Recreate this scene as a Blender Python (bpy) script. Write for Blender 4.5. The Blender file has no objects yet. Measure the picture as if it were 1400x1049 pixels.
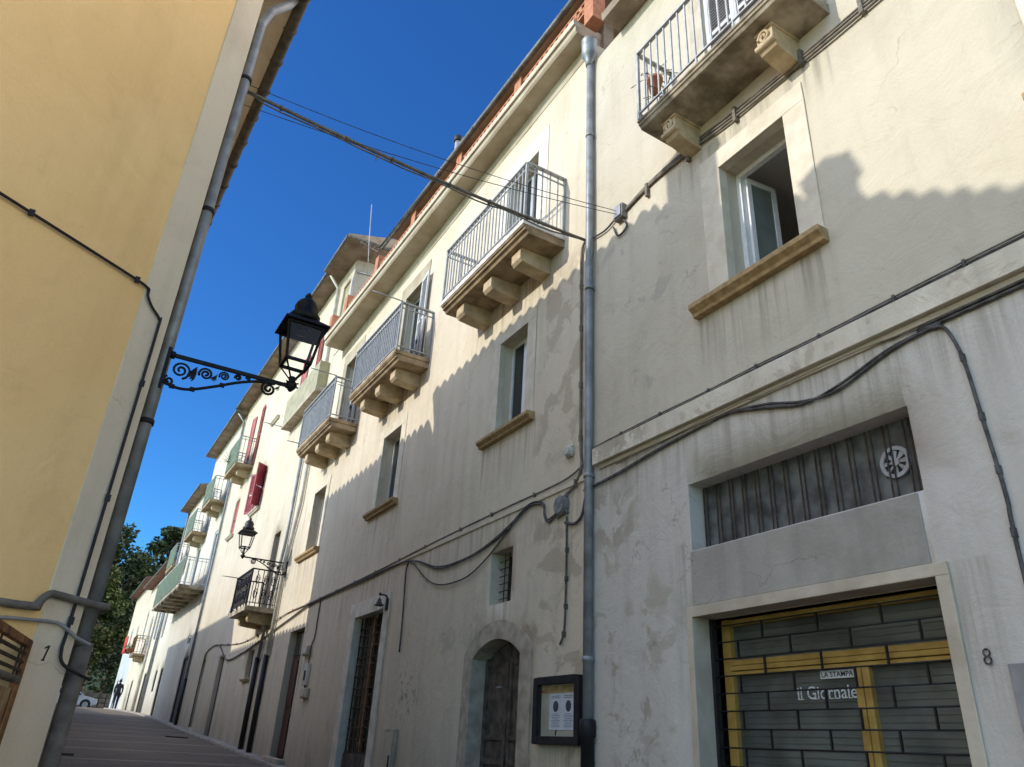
import bpy, bmesh, math, random
from mathutils import Vector, Matrix, noise as mnoise

# ------------------------------------------------------------------ camera, sky, sun, exposure
# Axes: X = across the street (towards the long facade), Y = up the street, Z = up.  Camera at the origin.
scene = bpy.context.scene
def _nz(v): return v / v.length
F_PX = 1028.0
_up = _nz(Vector((820 - 700, -1555 - 524.5, F_PX)))            # vanishing points measured in the photograph
_u = Vector((33 - 700, 994 - 524.5, F_PX)); _u = _nz(_u - _up * _u.dot(_up))
_n = _u.cross(_up)
if _n.x < 0: _n = -_n
R_CAM = Matrix((_n, _u, _up))
cam = bpy.data.objects.new('camera', bpy.data.cameras.new('camera'))
scene.collection.objects.link(cam)
cx, cy, cz = R_CAM.col[0], R_CAM.col[1], R_CAM.col[2]
cam.matrix_world = Matrix(((cx[0], -cy[0], -cz[0], 0), (cx[1], -cy[1], -cz[1], 0), (cx[2], -cy[2], -cz[2], 0), (0, 0, 0, 1)))
cam.data.sensor_width = 36.0
cam.data.lens = F_PX / 1400.0 * 36.0
cam.data.clip_start = 0.05
cam.data.clip_end = 2000.0
scene.camera = cam

SUN_DIR = _nz(Vector((1.0, -0.15, -0.51)))                      # direction the light travels
SUN_EL = math.asin(-SUN_DIR.z); SUN_AZ = math.atan2(-SUN_DIR.x, -SUN_DIR.y)
world = bpy.data.worlds.new("World"); scene.world = world; world.use_nodes = True
wn = world.node_tree.nodes; wl = world.node_tree.links
sky = wn.new('ShaderNodeTexSky'); sky.sky_type = 'NISHITA'; sky.sun_disc = False
sky.sun_elevation = SUN_EL; sky.sun_rotation = SUN_AZ % (2 * math.pi)
sky.altitude = 800; sky.air_density = 1.0; sky.dust_density = 0.5; sky.ozone_density = 3.0
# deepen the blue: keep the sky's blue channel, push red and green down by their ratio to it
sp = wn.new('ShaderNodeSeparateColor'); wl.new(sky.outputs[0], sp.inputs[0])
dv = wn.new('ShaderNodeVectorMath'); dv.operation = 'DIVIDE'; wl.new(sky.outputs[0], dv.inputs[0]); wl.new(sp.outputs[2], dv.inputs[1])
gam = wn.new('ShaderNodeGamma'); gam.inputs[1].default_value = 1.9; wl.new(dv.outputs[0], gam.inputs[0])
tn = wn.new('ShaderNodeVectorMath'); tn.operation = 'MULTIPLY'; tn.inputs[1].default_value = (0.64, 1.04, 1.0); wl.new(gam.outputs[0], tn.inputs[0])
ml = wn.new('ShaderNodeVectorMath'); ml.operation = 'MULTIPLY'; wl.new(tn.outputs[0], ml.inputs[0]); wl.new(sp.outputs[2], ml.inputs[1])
# added glow on the sun's side of the sky, lifts the shaded walls
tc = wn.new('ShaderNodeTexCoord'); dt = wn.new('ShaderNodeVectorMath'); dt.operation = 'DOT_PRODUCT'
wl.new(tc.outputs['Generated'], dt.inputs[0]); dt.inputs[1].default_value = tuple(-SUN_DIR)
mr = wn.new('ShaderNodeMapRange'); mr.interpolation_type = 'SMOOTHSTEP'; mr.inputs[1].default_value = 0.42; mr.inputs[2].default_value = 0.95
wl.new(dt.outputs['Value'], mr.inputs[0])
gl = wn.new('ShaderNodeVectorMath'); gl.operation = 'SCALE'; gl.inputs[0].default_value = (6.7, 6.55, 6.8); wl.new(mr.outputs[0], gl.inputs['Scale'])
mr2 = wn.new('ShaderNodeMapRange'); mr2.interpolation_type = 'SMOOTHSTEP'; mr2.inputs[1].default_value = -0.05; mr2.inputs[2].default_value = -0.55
wl.new(dt.outputs['Value'], mr2.inputs[0])                      # added glow opposite the sun, brightens the yellow wall
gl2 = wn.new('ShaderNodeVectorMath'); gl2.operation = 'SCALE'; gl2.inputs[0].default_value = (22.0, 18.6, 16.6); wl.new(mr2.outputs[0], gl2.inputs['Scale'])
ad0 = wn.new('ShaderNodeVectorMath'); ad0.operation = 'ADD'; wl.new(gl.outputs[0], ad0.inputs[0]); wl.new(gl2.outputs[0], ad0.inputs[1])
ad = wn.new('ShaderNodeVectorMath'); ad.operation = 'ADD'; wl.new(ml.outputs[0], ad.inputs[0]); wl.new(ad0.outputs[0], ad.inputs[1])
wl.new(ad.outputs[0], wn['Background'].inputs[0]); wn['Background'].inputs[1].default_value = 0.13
sun = bpy.data.objects.new('sun', bpy.data.lights.new('sun', 'SUN'))
sun.data.energy = 2.0; sun.data.angle = math.radians(0.5); sun.data.color = (1.0, 0.945, 0.845)
sun.rotation_euler = SUN_DIR.to_track_quat('-Z', 'Y').to_euler()
scene.collection.objects.link(sun)
scene.view_settings.view_transform = 'Standard'; scene.view_settings.look = 'None'
scene.view_settings.exposure = 0.8; scene.view_settings.gamma = 1.0

rnd = random.Random(7)
FX = 5.0                                                        # plane of the long facade

# ------------------------------------------------------------------ materials
def new_mat(name):
    m = bpy.data.materials.new(name); m.use_nodes = True
    return m, m.node_tree.nodes, m.node_tree.links, m.node_tree.nodes['Principled BSDF']
def mixc(N, L, fac, a, b, mode='MIX'):
    n = N.new('ShaderNodeMix'); n.data_type = 'RGBA'; n.blend_type = mode
    for sock, v in ((n.inputs[0], fac), (n.inputs[6], a), (n.inputs[7], b)):
        if hasattr(v, 'is_output'): L.new(v, sock)
        else: sock.default_value = v if not isinstance(v, tuple) or len(v) == 4 else (*v, 1)
    return n.outputs[2]
def ramp(N, L, src, lo, hi, c0=0.0, c1=1.0):
    n = N.new('ShaderNodeMapRange'); n.inputs[1].default_value = lo; n.inputs[2].default_value = hi
    n.inputs[3].default_value = c0; n.inputs[4].default_value = c1; n.interpolation_type = 'SMOOTHSTEP'
    L.new(src, n.inputs[0]); return n.outputs[0]
def mathn(N, L, op, a, b=None):
    n = N.new('ShaderNodeMath'); n.operation = op
    for i, v in enumerate((a, b)):
        if v is None: continue
        if hasattr(v, 'is_output'): L.new(v, n.inputs[i])
        else: n.inputs[i].default_value = v
    return n.outputs[0]
def posn(N, L, scale=(1, 1, 1)):
    g = N.new('ShaderNodeNewGeometry'); v = N.new('ShaderNodeVectorMath'); v.operation = 'MULTIPLY'
    v.inputs[1].default_value = scale; L.new(g.outputs['Position'], v.inputs[0]); return v.outputs[0]
def noisen(N, L, vec, scale, detail=4, rough=0.55, dist=0.0):
    n = N.new('ShaderNodeTexNoise'); n.inputs['Scale'].default_value = scale; n.inputs['Detail'].default_value = detail
    n.inputs['Roughness'].default_value = rough; n.inputs['Distortion'].default_value = dist
    L.new(vec, n.inputs['Vector']); return n.outputs['Fac']
def bumpn(N, L, h, strength, dist, prev=None):
    b = N.new('ShaderNodeBump'); b.inputs['Strength'].default_value = strength; b.inputs['Distance'].default_value = dist
    L.new(h, b.inputs['Height'])
    if prev: L.new(prev, b.inputs['Normal'])
    return b.outputs[0]
def simple(name, col, rough=0.6, metal=0.0, var=0.15, scale=6.0, bump=0.0, col2=None, bscale=30.0, spec=0.5):
    m, N, L, P = new_mat(name)
    v = posn(N, L); n = noisen(N, L, v, scale, 5)
    c2 = col2 or tuple(c * (1 - 2 * var) for c in col)
    c1 = col if col2 else tuple(min(1, c * (1 + var)) for c in col)
    L.new(mixc(N, L, ramp(N, L, n, 0.3, 0.7), c1, c2), P.inputs['Base Color'])
    P.inputs['Roughness'].default_value = rough; P.inputs['Metallic'].default_value = metal
    P.inputs['Specular IOR Level'].default_value = spec
    if bump: L.new(bumpn(N, L, noisen(N, L, v, bscale, 5), bump, 0.01), P.inputs['Normal'])
    return m
def plaster(name, c1, c2, streak=0.25, grime=None, swirl=0.0, bump=0.5, zones=(), zsplit=None, clow=None, scale=0.55, drips=(), crack=0.35):
    """painted lime render: broad tone changes, vertical run-off streaks, fine grit, optional patched zones"""
    m, N, L, P = new_mat(name)
    v = posn(N, L)
    big = noisen(N, L, v, scale, 6, 0.6, 0.3)
    col = mixc(N, L, ramp(N, L, big, 0.35, 0.68), c1, c2)
    sep = N.new('ShaderNodeSeparateXYZ'); L.new(v, sep.inputs[0]); y, z = sep.outputs[1], sep.outputs[2]
    if zsplit is not None:                                     # ground floor painted in another tone
        w = mathn(N, L, 'ADD', z, mathn(N, L, 'MULTIPLY', noisen(N, L, v, 1.2, 4), 0.25))
        col = mixc(N, L, ramp(N, L, w, zsplit + 0.02, zsplit + 0.22, 1.0, 0.0), col, clow)
    st = noisen(N, L, posn(N, L, (2.6, 2.6, 0.22)), 1.6, 5, 0.6)
    col = mixc(N, L, ramp(N, L, st, 0.45, 0.8, 0.0, streak), col, tuple(c * 0.55 for c in c2))
    bl_n = noisen(N, L, v, 1.15, 7, 0.68, 1.2)
    col = mixc(N, L, ramp(N, L, bl_n, 0.54, 0.66, 0.0, 0.16), col, tuple(c * 0.70 for c in c2))
    med = noisen(N, L, v, 3.3, 6, 0.65, 0.8)
    col = mixc(N, L, ramp(N, L, med, 0.55, 0.8, 0.0, 0.30), col, tuple(c * 0.72 for c in c2))
    col = mixc(N, L, ramp(N, L, med, 0.2, 0.42, 0.28, 0.0), col, tuple(min(1, c * 1.14) for c in c1))
    hsum = None
    for (y0, y1, z0, z1, thr, c, seed, sc) in zones:           # patches of bare or repaired render
        wob = mathn(N, L, 'MULTIPLY', mathn(N, L, 'SUBTRACT', noisen(N, L, v, 1.7, 4), 0.5), 0.9)
        yy = mathn(N, L, 'ADD', y, wob); zz = mathn(N, L, 'ADD', z, wob)
        mk = mathn(N, L, 'MULTIPLY', mathn(N, L, 'MULTIPLY', ramp(N, L, yy, y0, y0 + 0.35), ramp(N, L, yy, y1 - 0.35, y1, 1, 0)),
                   mathn(N, L, 'MULTIPLY', ramp(N, L, zz, z0, z0 + 0.4), ramp(N, L, zz, z1 - 0.5, z1, 1, 0)))
        off = N.new('ShaderNodeVectorMath'); off.inputs[1].default_value = (seed, seed * 1.7, seed * 0.3); L.new(v, off.inputs[0])
        pn = noisen(N, L, off.outputs[0], sc, 5, 0.6, 0.5)
        pm = mathn(N, L, 'MULTIPLY', mk, ramp(N, L, pn, thr - 0.01, thr + 0.06)); col = mixc(N, L, mathn(N, L, 'MULTIPLY', pm, 0.68), col, c)
        hsum = pm if hsum is None else mathn(N, L, 'ADD', hsum, pm)
    if grime is not None:                                      # splash-back dirt near the street, which climbs with Y
        base = mathn(N, L, 'SUBTRACT', z, mathn(N, L, 'MULTIPLY', y, 0.05))
        gz = mathn(N, L, 'ADD', base, mathn(N, L, 'MULTIPLY', noisen(N, L, posn(N, L, (1.5, 1.5, 0.4)), 1.2, 6, 0.65), 1.9))
        col = mixc(N, L, ramp(N, L, gz, -1.1, 1.0, 0.75, 0.0), col, grime)
    for (y0, y1, zt_, ln) in drips:                            # run-off below sills and ledges
        dn = noisen(N, L, posn(N, L, (1, 9.0, 0.35)), 1.0, 5, 0.65)
        mk = mathn(N, L, 'MULTIPLY', mathn(N, L, 'MULTIPLY', ramp(N, L, y, y0 - 0.05, y0 + 0.12), ramp(N, L, y, y1 - 0.12, y1 + 0.05, 1, 0)), mathn(N, L, 'MULTIPLY', ramp(N, L, z, zt_ - ln, zt_ - 0.05), ramp(N, L, z, zt_ - 0.01, zt_ + 0.02, 1, 0)))
        col = mixc(N, L, mathn(N, L, 'MULTIPLY', mk, ramp(N, L, dn, 0.42, 0.70, 0.0, 0.75)), col, tuple(c * 0.5 for c in c2))
    vo = N.new('ShaderNodeTexVoronoi'); vo.feature = 'DISTANCE_TO_EDGE'; vo.inputs['Scale'].default_value = 0.75
    wv = N.new('ShaderNodeTexNoise'); wv.inputs['Scale'].default_value = 2.2; wv.inputs['Detail'].default_value = 5; L.new(v, wv.inputs['Vector'])
    va = N.new('ShaderNodeVectorMath'); va.operation = 'MULTIPLY_ADD'; va.inputs[1].default_value = (0.8, 0.8, 0.8); L.new(wv.outputs['Color'], va.inputs[0]); L.new(v, va.inputs[2]); L.new(va.outputs[0], vo.inputs['Vector'])
    ck = mathn(N, L, 'MULTIPLY', ramp(N, L, vo.outputs['Distance'], 0.002, 0.007, 1.0, 0.0), ramp(N, L, noisen(N, L, v, 0.9, 3), 0.54, 0.62))
    col = mixc(N, L, mathn(N, L, 'MULTIPLY', ck, crack), col, tuple(c * 0.35 for c in c2))
    fine = noisen(N, L, v, 60, 3, 0.7)
    col = mixc(N, L, ramp(N, L, fine, 0.3, 0.75, 0.0, 0.12), col, tuple(c * 0.6 for c in c2))
    L.new(col, P.inputs['Base Color'])
    P.inputs['Roughness'].default_value = 0.92; P.inputs['Specular IOR Level'].default_value = 0.2
    b = bumpn(N, L, noisen(N, L, v, 2.2, 7, 0.6, swirl), bump, 0.05)
    b = bumpn(N, L, noisen(N, L, v, 26, 6, 0.65), 0.35, 0.012, b)
    if hsum is not None: b = bumpn(N, L, hsum, -0.6, 0.02, b)
    if crack: b = bumpn(N, L, ck, -0.5, 0.01, b)
    L.new(b, P.inputs['Normal'])
    return m

M = {}
M['h1'] = plaster('cream_render_near', (0.60, 0.545, 0.425), (0.535, 0.48, 0.365), 0.26, (0.30, 0.28, 0.23), 0.95, 0.45,
    zones=((5.3, 7.2, -2.2, 2.5, 0.55, (0.43, 0.385, 0.30), 3.1, 2.2), (5.9, 7.2, 1.9, 3.1, 0.50, (0.34, 0.29, 0.22), 9.0, 1.6),
           (5.2, 6.6, -2, 2.6, 0.60, (0.66, 0.62, 0.53), 5.5, 3.0), (5.6, 7.2, -2.2, 1.6, 0.58, (0.33, 0.29, 0.21), 17.0, 3.4), (5.2, 6.9, 3.2, 6.4, 0.60, (0.42, 0.38, 0.30), 31.0, 2.0)),
    zsplit=3.15, clow=(0.60, 0.565, 0.495), drips=((3.3, 5.05, 4.25, 1.0), (-6, 6.8, 3.05, 0.8), (5.1, 5.6, 1.9, 2.6), (2.6, 2.95, 1.3, 1.6), (2.9, 5.2, 6.4, 0.7)))
M['h2'] = plaster('beige_render_middle', (0.69, 0.61, 0.465), (0.62, 0.54, 0.40), 0.34, (0.25, 0.225, 0.17), 0.6, 0.4,
    zones=((6.6, 8.3, 3.2, 6.8, 0.49, (0.44, 0.375, 0.27), 2.0, 2.2), (6.6, 8.4, -1.5, 3.0, 0.51, (0.40, 0.345, 0.255), 8.0, 1.9),
           (11.2, 12.4, 0.2, 1.3, 0.55, (0.22, 0.21, 0.165), 5.0, 9.0), (6.7, 8.2, -1.5, 2.6, 0.62, (0.47, 0.36, 0.26), 21.0, 2.6), (8.2, 19, -1.5, 2.9, 0.60, (0.46, 0.41, 0.32), 41.0, 1.2)),
    zsplit=2.95, clow=(0.66, 0.575, 0.44), drips=((8.2, 9.85, 4.25, 1.1), (13.1, 14.8, 4.2, 1.1), (18.0, 19.9, 4.2, 1.1), (7.0, 19.5, 2.98, 0.9), (8.6, 9.3, 1.8, 0.8), (7.0, 7.9, 0.12, 1.2), (7.6, 10.4, 6.75, 0.9), (12.4, 15.0, 6.75, 0.9)))
M['h3'] = plaster('ivory_render', (0.65, 0.58, 0.445), (0.58, 0.515, 0.385), 0.34, (0.22, 0.20, 0.165), 0.3, 0.4, drips=((21, 23.6, 3.1, 2.0), (22.8, 23.8, 1.47, 1.2), (26.4, 31.5, 7.2, 1.2)))
M['h4'] = plaster('white_render', (0.64, 0.60, 0.50), (0.56, 0.525, 0.43), 0.3, (0.25, 0.23, 0.19), 0.3, 0.4)
M['h5'] = plaster('cream_render_far', (0.64, 0.585, 0.45), (0.56, 0.51, 0.39), 0.3, (0.3, 0.27, 0.2), 0.3, 0.4)
M['h6'] = plaster('cream_over_blue_render', (0.62, 0.57, 0.44), (0.54, 0.49, 0.38), 0.3, None, 0.3, 0.4, zones=((59.5, 70, 0.5, 5.6, 0.2, (0.40, 0.47, 0.54), 3.0, 1.0),))
M['grey_render'] = plaster('grey_cement_render', (0.42, 0.40, 0.345), (0.34, 0.32, 0.27), 0.4, None, 0.5, 0.5, scale=1.3)
M['yellow'] = plaster('ochre_yellow_render', (0.95, 0.66, 0.31), (0.89, 0.60, 0.265), 0.14, (0.55, 0.42, 0.24), 0.8, 0.45, scale=0.5, crack=0.0)
M['quoin'] = plaster('cream_corner_render', (0.78, 0.67, 0.50), (0.71, 0.60, 0.44), 0.35, None, 0.4, 0.35, scale=1.1)
M['stone'] = simple('pale_limestone', (0.58, 0.51, 0.39), 0.85, 0, 0.15, 3.5, 0.5, (0.44, 0.38, 0.28), 22)
M['palestone'] = simple('pale_window_stone', (0.70, 0.635, 0.50), 0.85, 0, 0.12, 4.0, 0.5, (0.57, 0.50, 0.37), 22)
M['stonegrey'] = simple('grey_weathered_stone', (0.50, 0.43, 0.33), 0.9, 0, 0.15, 5.0, 0.8, (0.31, 0.26, 0.19), 16)
M['lintel'] = simple('white_painted_lintel', (0.74, 0.68, 0.57), 0.85, 0, 0.1, 5, 0.4, (0.58, 0.52, 0.42), 25)
M['ochre'] = simple('ochre_sill_stone', (0.48, 0.33, 0.155), 0.85, 0, 0.2, 14.0, 0.8, (0.30, 0.20, 0.09), 40)
M['ledge'] = plaster('flaking_ledge_paint', (0.76, 0.70, 0.57), (0.66, 0.60, 0.47), 0.5, None, 0.6, 0.8, zones=((5.5, 6.9, 2.9, 3.6, 0.44, (0.27, 0.21, 0.145), 3.0, 7.0), (-6, 5.8, 2.9, 3.6, 0.58, (0.42, 0.35, 0.25), 13.0, 5.0)), scale=2.0)
M['slab'] = simple('balcony_slab_stone', (0.44, 0.335, 0.20), 0.9, 0, 0.2, 4.0, 0.6, (0.22, 0.155, 0.085), 16)
M['slabdirty'] = simple('mossy_slab_stone', (0.54, 0.475, 0.36), 0.95, 0, 0.2, 3.2, 0.9, (0.17, 0.14, 0.09), 12)
M['slabwhite'] = simple('white_slab_edge', (0.70, 0.68, 0.62), 0.8, 0, 0.1, 8, 0.2)
M['corbel'] = simple('corbel_stone', (0.60, 0.48, 0.31), 0.9, 0, 0.2, 7.0, 0.6, (0.45, 0.34, 0.20), 24)
M['rail'] = simple('grey_railing_paint', (0.40, 0.41, 0.40), 0.5, 0.3, 0.1, 9)
M['screen'] = simple('grey_balcony_screen', (0.36, 0.37, 0.36), 0.75, 0, 0.1, 20, 0.3)
M['green'] = simple('green_balcony_netting', (0.125, 0.175, 0.11), 0.85, 0, 0.2, 8, 0.3)
M['black'] = simple('black_wrought_iron', (0.012, 0.012, 0.013), 0.5, 0.6, 0.2, 20, 0.2)
M['zinc'] = simple('grey_zinc_pipe', (0.27, 0.29, 0.295), 0.5, 0.35, 0.15, 5, 0.15)
M['palepipe'] = simple('painted_white_pipe', (0.58, 0.56, 0.49), 0.6, 0, 0.12, 5)
M['castiron'] = simple('dark_cast_iron_pipe', (0.02, 0.02, 0.021), 0.6, 0.3, 0.2, 9, 0.3)
M['browniron'] = simple('brown_grey_iron_pipe', (0.165, 0.15, 0.125), 0.7, 0.1, 0.2, 9, 0.3)
M['gutter'] = simple('weathered_gutter', (0.16, 0.155, 0.135), 0.6, 0.3, 0.2, 6, 0.2)
M['brown_gutter'] = simple('brown_copper_gutter', (0.095, 0.08, 0.058), 0.6, 0.3, 0.25, 7, 0.2)
M['cable'] = simple('grey_black_cable', (0.085, 0.08, 0.072), 0.75, 0, 0.3, 14)
M['cablepale'] = simple('grey_brown_cable', (0.19, 0.165, 0.13), 0.75, 0, 0.2, 9)
M['box'] = simple('grey_plastic_box', (0.20, 0.20, 0.19), 0.6, 0, 0.2, 12, 0.2)
M['terracotta'] = simple('terracotta_brick', (0.50, 0.22, 0.115), 0.9, 0, 0.2, 12, 0.6, (0.36, 0.14, 0.075), 30)
M['tile'] = simple('clay_roof_tile', (0.33, 0.19, 0.12), 0.9, 0, 0.25, 5, 0.5, (0.22, 0.15, 0.10), 20)
M['redroof'] = simple('red_roof_tile', (0.24, 0.115, 0.08), 0.9, 0, 0.25, 5, 0.5)
M['soffit'] = simple('eave_soffit_boards', (0.33, 0.27, 0.20), 0.9, 0, 0.25, 2.2, 0.4, (0.18, 0.135, 0.09), 14)
M['cornice'] = simple('cream_cornice', (0.48, 0.42, 0.31), 0.88, 0, 0.12, 1.6, 0.35, (0.34, 0.275, 0.18), 16)
M['cornice2'] = simple('tan_roof_soffit', (0.42, 0.35, 0.25), 0.9, 0, 0.15, 2.0, 0.4, (0.30, 0.23, 0.15), 14)
M['white'] = simple('white_window_paint', (0.72, 0.73, 0.72), 0.5, 0, 0.05, 12)
M['glass'] = simple('dark_window_glass', (0.02, 0.025, 0.028), 0.05, 0, 0.2, 1.5, spec=0.7)
M['glassbrown'] = simple('dusty_amber_glass', (0.13, 0.115, 0.075), 0.3, 0, 0.4, 5.0, 0, (0.05, 0.04, 0.025))
M['glassgreen'] = simple('frosted_green_glass', (0.17, 0.20, 0.18), 0.25, 0, 0.1, 2.0)
M['shopglass'] = simple('dusty_shop_glass', (0.115, 0.13, 0.115), 0.22, 0, 0.25, 1.6, spec=0.6)
M['blind'] = simple('grey_roller_blind', (0.13, 0.14, 0.125), 0.7, 0, 0.2, 3.0)
M['transom'] = simple('dusty_transom_glass', (0.12, 0.128, 0.125), 0.4, 0, 0.3, 5.0)
M['yellowwood'] = simple('yellow_varnished_wood', (0.46, 0.30, 0.075), 0.5, 0, 0.15, 6.0, 0.2, (0.33, 0.205, 0.045), 30)
M['oldwood'] = simple('weathered_grey_wood', (0.13, 0.105, 0.08), 0.9, 0, 0.3, 7.0, 0.9, (0.05, 0.04, 0.03), 25)
M['dkwood'] = simple('dark_red_wood', (0.07, 0.022, 0.018), 0.5, 0, 0.2, 5, 0.2)
M['brownwood'] = simple('brown_door_wood', (0.045, 0.034, 0.024), 0.7, 0, 0.2, 5, 0.3)
M['crimson'] = simple('crimson_shutter_paint', (0.26, 0.018, 0.035), 0.55, 0, 0.15, 5)
M['pinkred'] = simple('sunlit_red_shutter_paint', (0.46, 0.12, 0.10), 0.6, 0, 0.15, 5)  # pinkish red, the sunlit look put into the shutter colour
M['olive'] = simple('olive_panel_paint', (0.36, 0.33, 0.20), 0.7, 0, 0.12, 3)
M['louvre'] = simple('grey_white_louvre', (0.60, 0.61, 0.60), 0.6, 0, 0.08, 6)
M['darkslat'] = simple('dark_louvre_slats', (0.20, 0.19, 0.185), 0.7, 0, 0.1, 6)
M['rust'] = simple('rusty_iron', (0.30, 0.14, 0.045), 0.9, 0.05, 0.3, 9, 0.6, (0.09, 0.042, 0.02), 30)
M['rustdark'] = simple('dark_rusted_bars', (0.06, 0.036, 0.022), 0.85, 0.2, 0.3, 14, 0.4)
M['rustpanel'] = simple('rust_stained_panel', (0.42, 0.33, 0.19), 0.85, 0, 0.2, 6, 0.4, (0.25, 0.13, 0.05))
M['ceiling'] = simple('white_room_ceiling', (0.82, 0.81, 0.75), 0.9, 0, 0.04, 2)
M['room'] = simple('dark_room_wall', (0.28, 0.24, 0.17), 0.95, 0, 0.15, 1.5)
M['paper'] = simple('white_notice_paper', (0.62, 0.66, 0.70), 0.5, 0, 0.06, 6)
M['cork'] = simple('cream_board_backing', (0.45, 0.44, 0.34), 0.7, 0, 0.1, 4)
M['ink'] = simple('blue_grey_ink', (0.22, 0.24, 0.30), 0.7, 0, 0.1, 30)
M['inkdark'] = simple('dark_portrait_print', (0.06, 0.065, 0.075), 0.7, 0, 0.3, 60)
M['blackpaint'] = simple('black_number_paint', (0.02, 0.018, 0.016), 0.7, 0, 0.1, 10)
M['fadedink'] = simple('faded_number_paint', (0.10, 0.09, 0.08), 0.8, 0, 0.5, 60)
M['signwhite'] = simple('white_letter_paint', (0.62, 0.66, 0.64), 0.6, 0, 0.05, 10)
M['plate'] = simple('grey_metal_plate', (0.33, 0.34, 0.35), 0.45, 0.3, 0.1, 6)
M['pipeflue'] = simple('pale_metal_flue', (0.45, 0.45, 0.46), 0.4, 0.5, 0.1, 6)
M['carpaint'] = simple('shaded_white_car_paint', (0.45, 0.46, 0.47), 0.3, 0, 0.03, 2)  # white paint greyed, the car's shade put into its colour
M['tyre'] = simple('black_tyre_rubber', (0.015, 0.015, 0.016), 0.85, 0, 0.2, 20)
M['rim'] = simple('grey_alloy_rim', (0.32, 0.33, 0.34), 0.35, 0.7, 0.1, 10)
M['lamp_red'] = simple('red_light_lens', (0.30, 0.02, 0.02), 0.2, 0, 0.1, 10)
M['lens'] = simple('clear_headlight_lens', (0.55, 0.57, 0.60), 0.1, 0.2, 0.1, 10)
M['skin'] = simple('skin', (0.42, 0.25, 0.18), 0.6, 0, 0.08, 12)
M['cloth'] = simple('black_cloth', (0.018, 0.018, 0.022), 0.9, 0, 0.2, 20)
M['trousers'] = simple('charcoal_trousers', (0.022, 0.022, 0.026), 0.9, 0, 0.2, 20)
M['hair'] = simple('dark_hair', (0.02, 0.014, 0.01), 0.7, 0, 0.2, 40)
M['redcloth'] = simple('red_cloth', (0.50, 0.05, 0.03), 0.9, 0, 0.1, 10)
M['bark'] = simple('tree_bark', (0.10, 0.075, 0.05), 0.95, 0, 0.25, 4, 0.8)
M['soil'] = simple('dark_potting_soil', (0.05, 0.035, 0.025), 1.0, 0, 0.2, 20)
M['rubble'] = simple('rubble_retaining_wall', (0.23, 0.20, 0.15), 0.95, 0, 0.3, 2.0, 0.9, (0.10, 0.085, 0.06), 5)
M['kerb'] = simple('pale_kerb_stone', (0.36, 0.33, 0.28), 0.9, 0, 0.15, 3.0, 0.4)
def leafmat(name, c1, c2):
    m, N, L, P = new_mat(name)
    v = posn(N, L); n1 = noisen(N, L, v, 1.1, 3); n2 = noisen(N, L, v, 9, 2)
    c = mixc(N, L, ramp(N, L, n1, 0.35, 0.65), c1, c2)
    c = mixc(N, L, ramp(N, L, n2, 0.4, 0.75, 0, 0.6), c, tuple(x * 0.5 for x in c1))
    L.new(c, P.inputs['Base Color']); P.inputs['Roughness'].default_value = 0.6; P.inputs['Specular IOR Level'].default_value = 0.25
    P.inputs['Transmission Weight'].default_value = 0.0
    return m
M['leafd'] = leafmat('dark_evergreen_leaves', (0.026, 0.045, 0.016), (0.042, 0.066, 0.020))
M['leafm'] = leafmat('olive_green_leaves', (0.055, 0.080, 0.020), (0.085, 0.11, 0.028))
M['leafp'] = leafmat('potted_plant_leaves', (0.06, 0.12, 0.03), (0.09, 0.16, 0.05))
M['leafdry'] = leafmat('dry_grey_stems', (0.13, 0.12, 0.07), (0.10, 0.11, 0.05))
def paving():
    m, N, L, P = new_mat('stone_street_paving')
    v = posn(N, L, (1, 1, 0))
    br = N.new('ShaderNodeTexBrick'); br.inputs['Scale'].default_value = 1.0
    br.inputs['Brick Width'].default_value = 0.62; br.inputs['Row Height'].default_value = 0.30
    br.inputs['Mortar Size'].default_value = 0.012; br.inputs['Mortar Smooth'].default_value = 0.3
    br.inputs['Color1'].default_value = (0.135, 0.102, 0.066, 1); br.inputs['Color2'].default_value = (0.175, 0.135, 0.088, 1)
    br.inputs['Mortar'].default_value = (0.06, 0.055, 0.05, 1)
    L.new(v, br.inputs['Vector'])
    sep = N.new('ShaderNodeSeparateXYZ'); L.new(v, sep.inputs[0])
    fr = mathn(N, L, 'FRACT', mathn(N, L, 'DIVIDE', sep.outputs[1], 2.6))      # pale bands of stone laid across the street
    band = mathn(N, L, 'LESS_THAN', fr, 0.085)
    c = mixc(N, L, mathn(N, L, 'MULTIPLY', band, 0.9), br.outputs['Color'], (0.29, 0.255, 0.205))
    c = mixc(N, L, ramp(N, L, noisen(N, L, v, 0.7, 6), 0.35, 0.7, 0, 0.45), c, (0.07, 0.058, 0.043))
    c = mixc(N, L, ramp(N, L, noisen(N, L, v, 5.0, 4), 0.5, 0.75, 0, 0.4), c, (0.19, 0.165, 0.125))
    L.new(c, P.inputs['Base Color']); P.inputs['Roughness'].default_value = 0.75
    b = bumpn(N, L, br.outputs['Fac'], -0.4, 0.01); b = bumpn(N, L, noisen(N, L, v, 20, 5), 0.3, 0.01, b)
    L.new(b, P.inputs['Normal']); return m
M['paving'] = paving()

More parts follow.
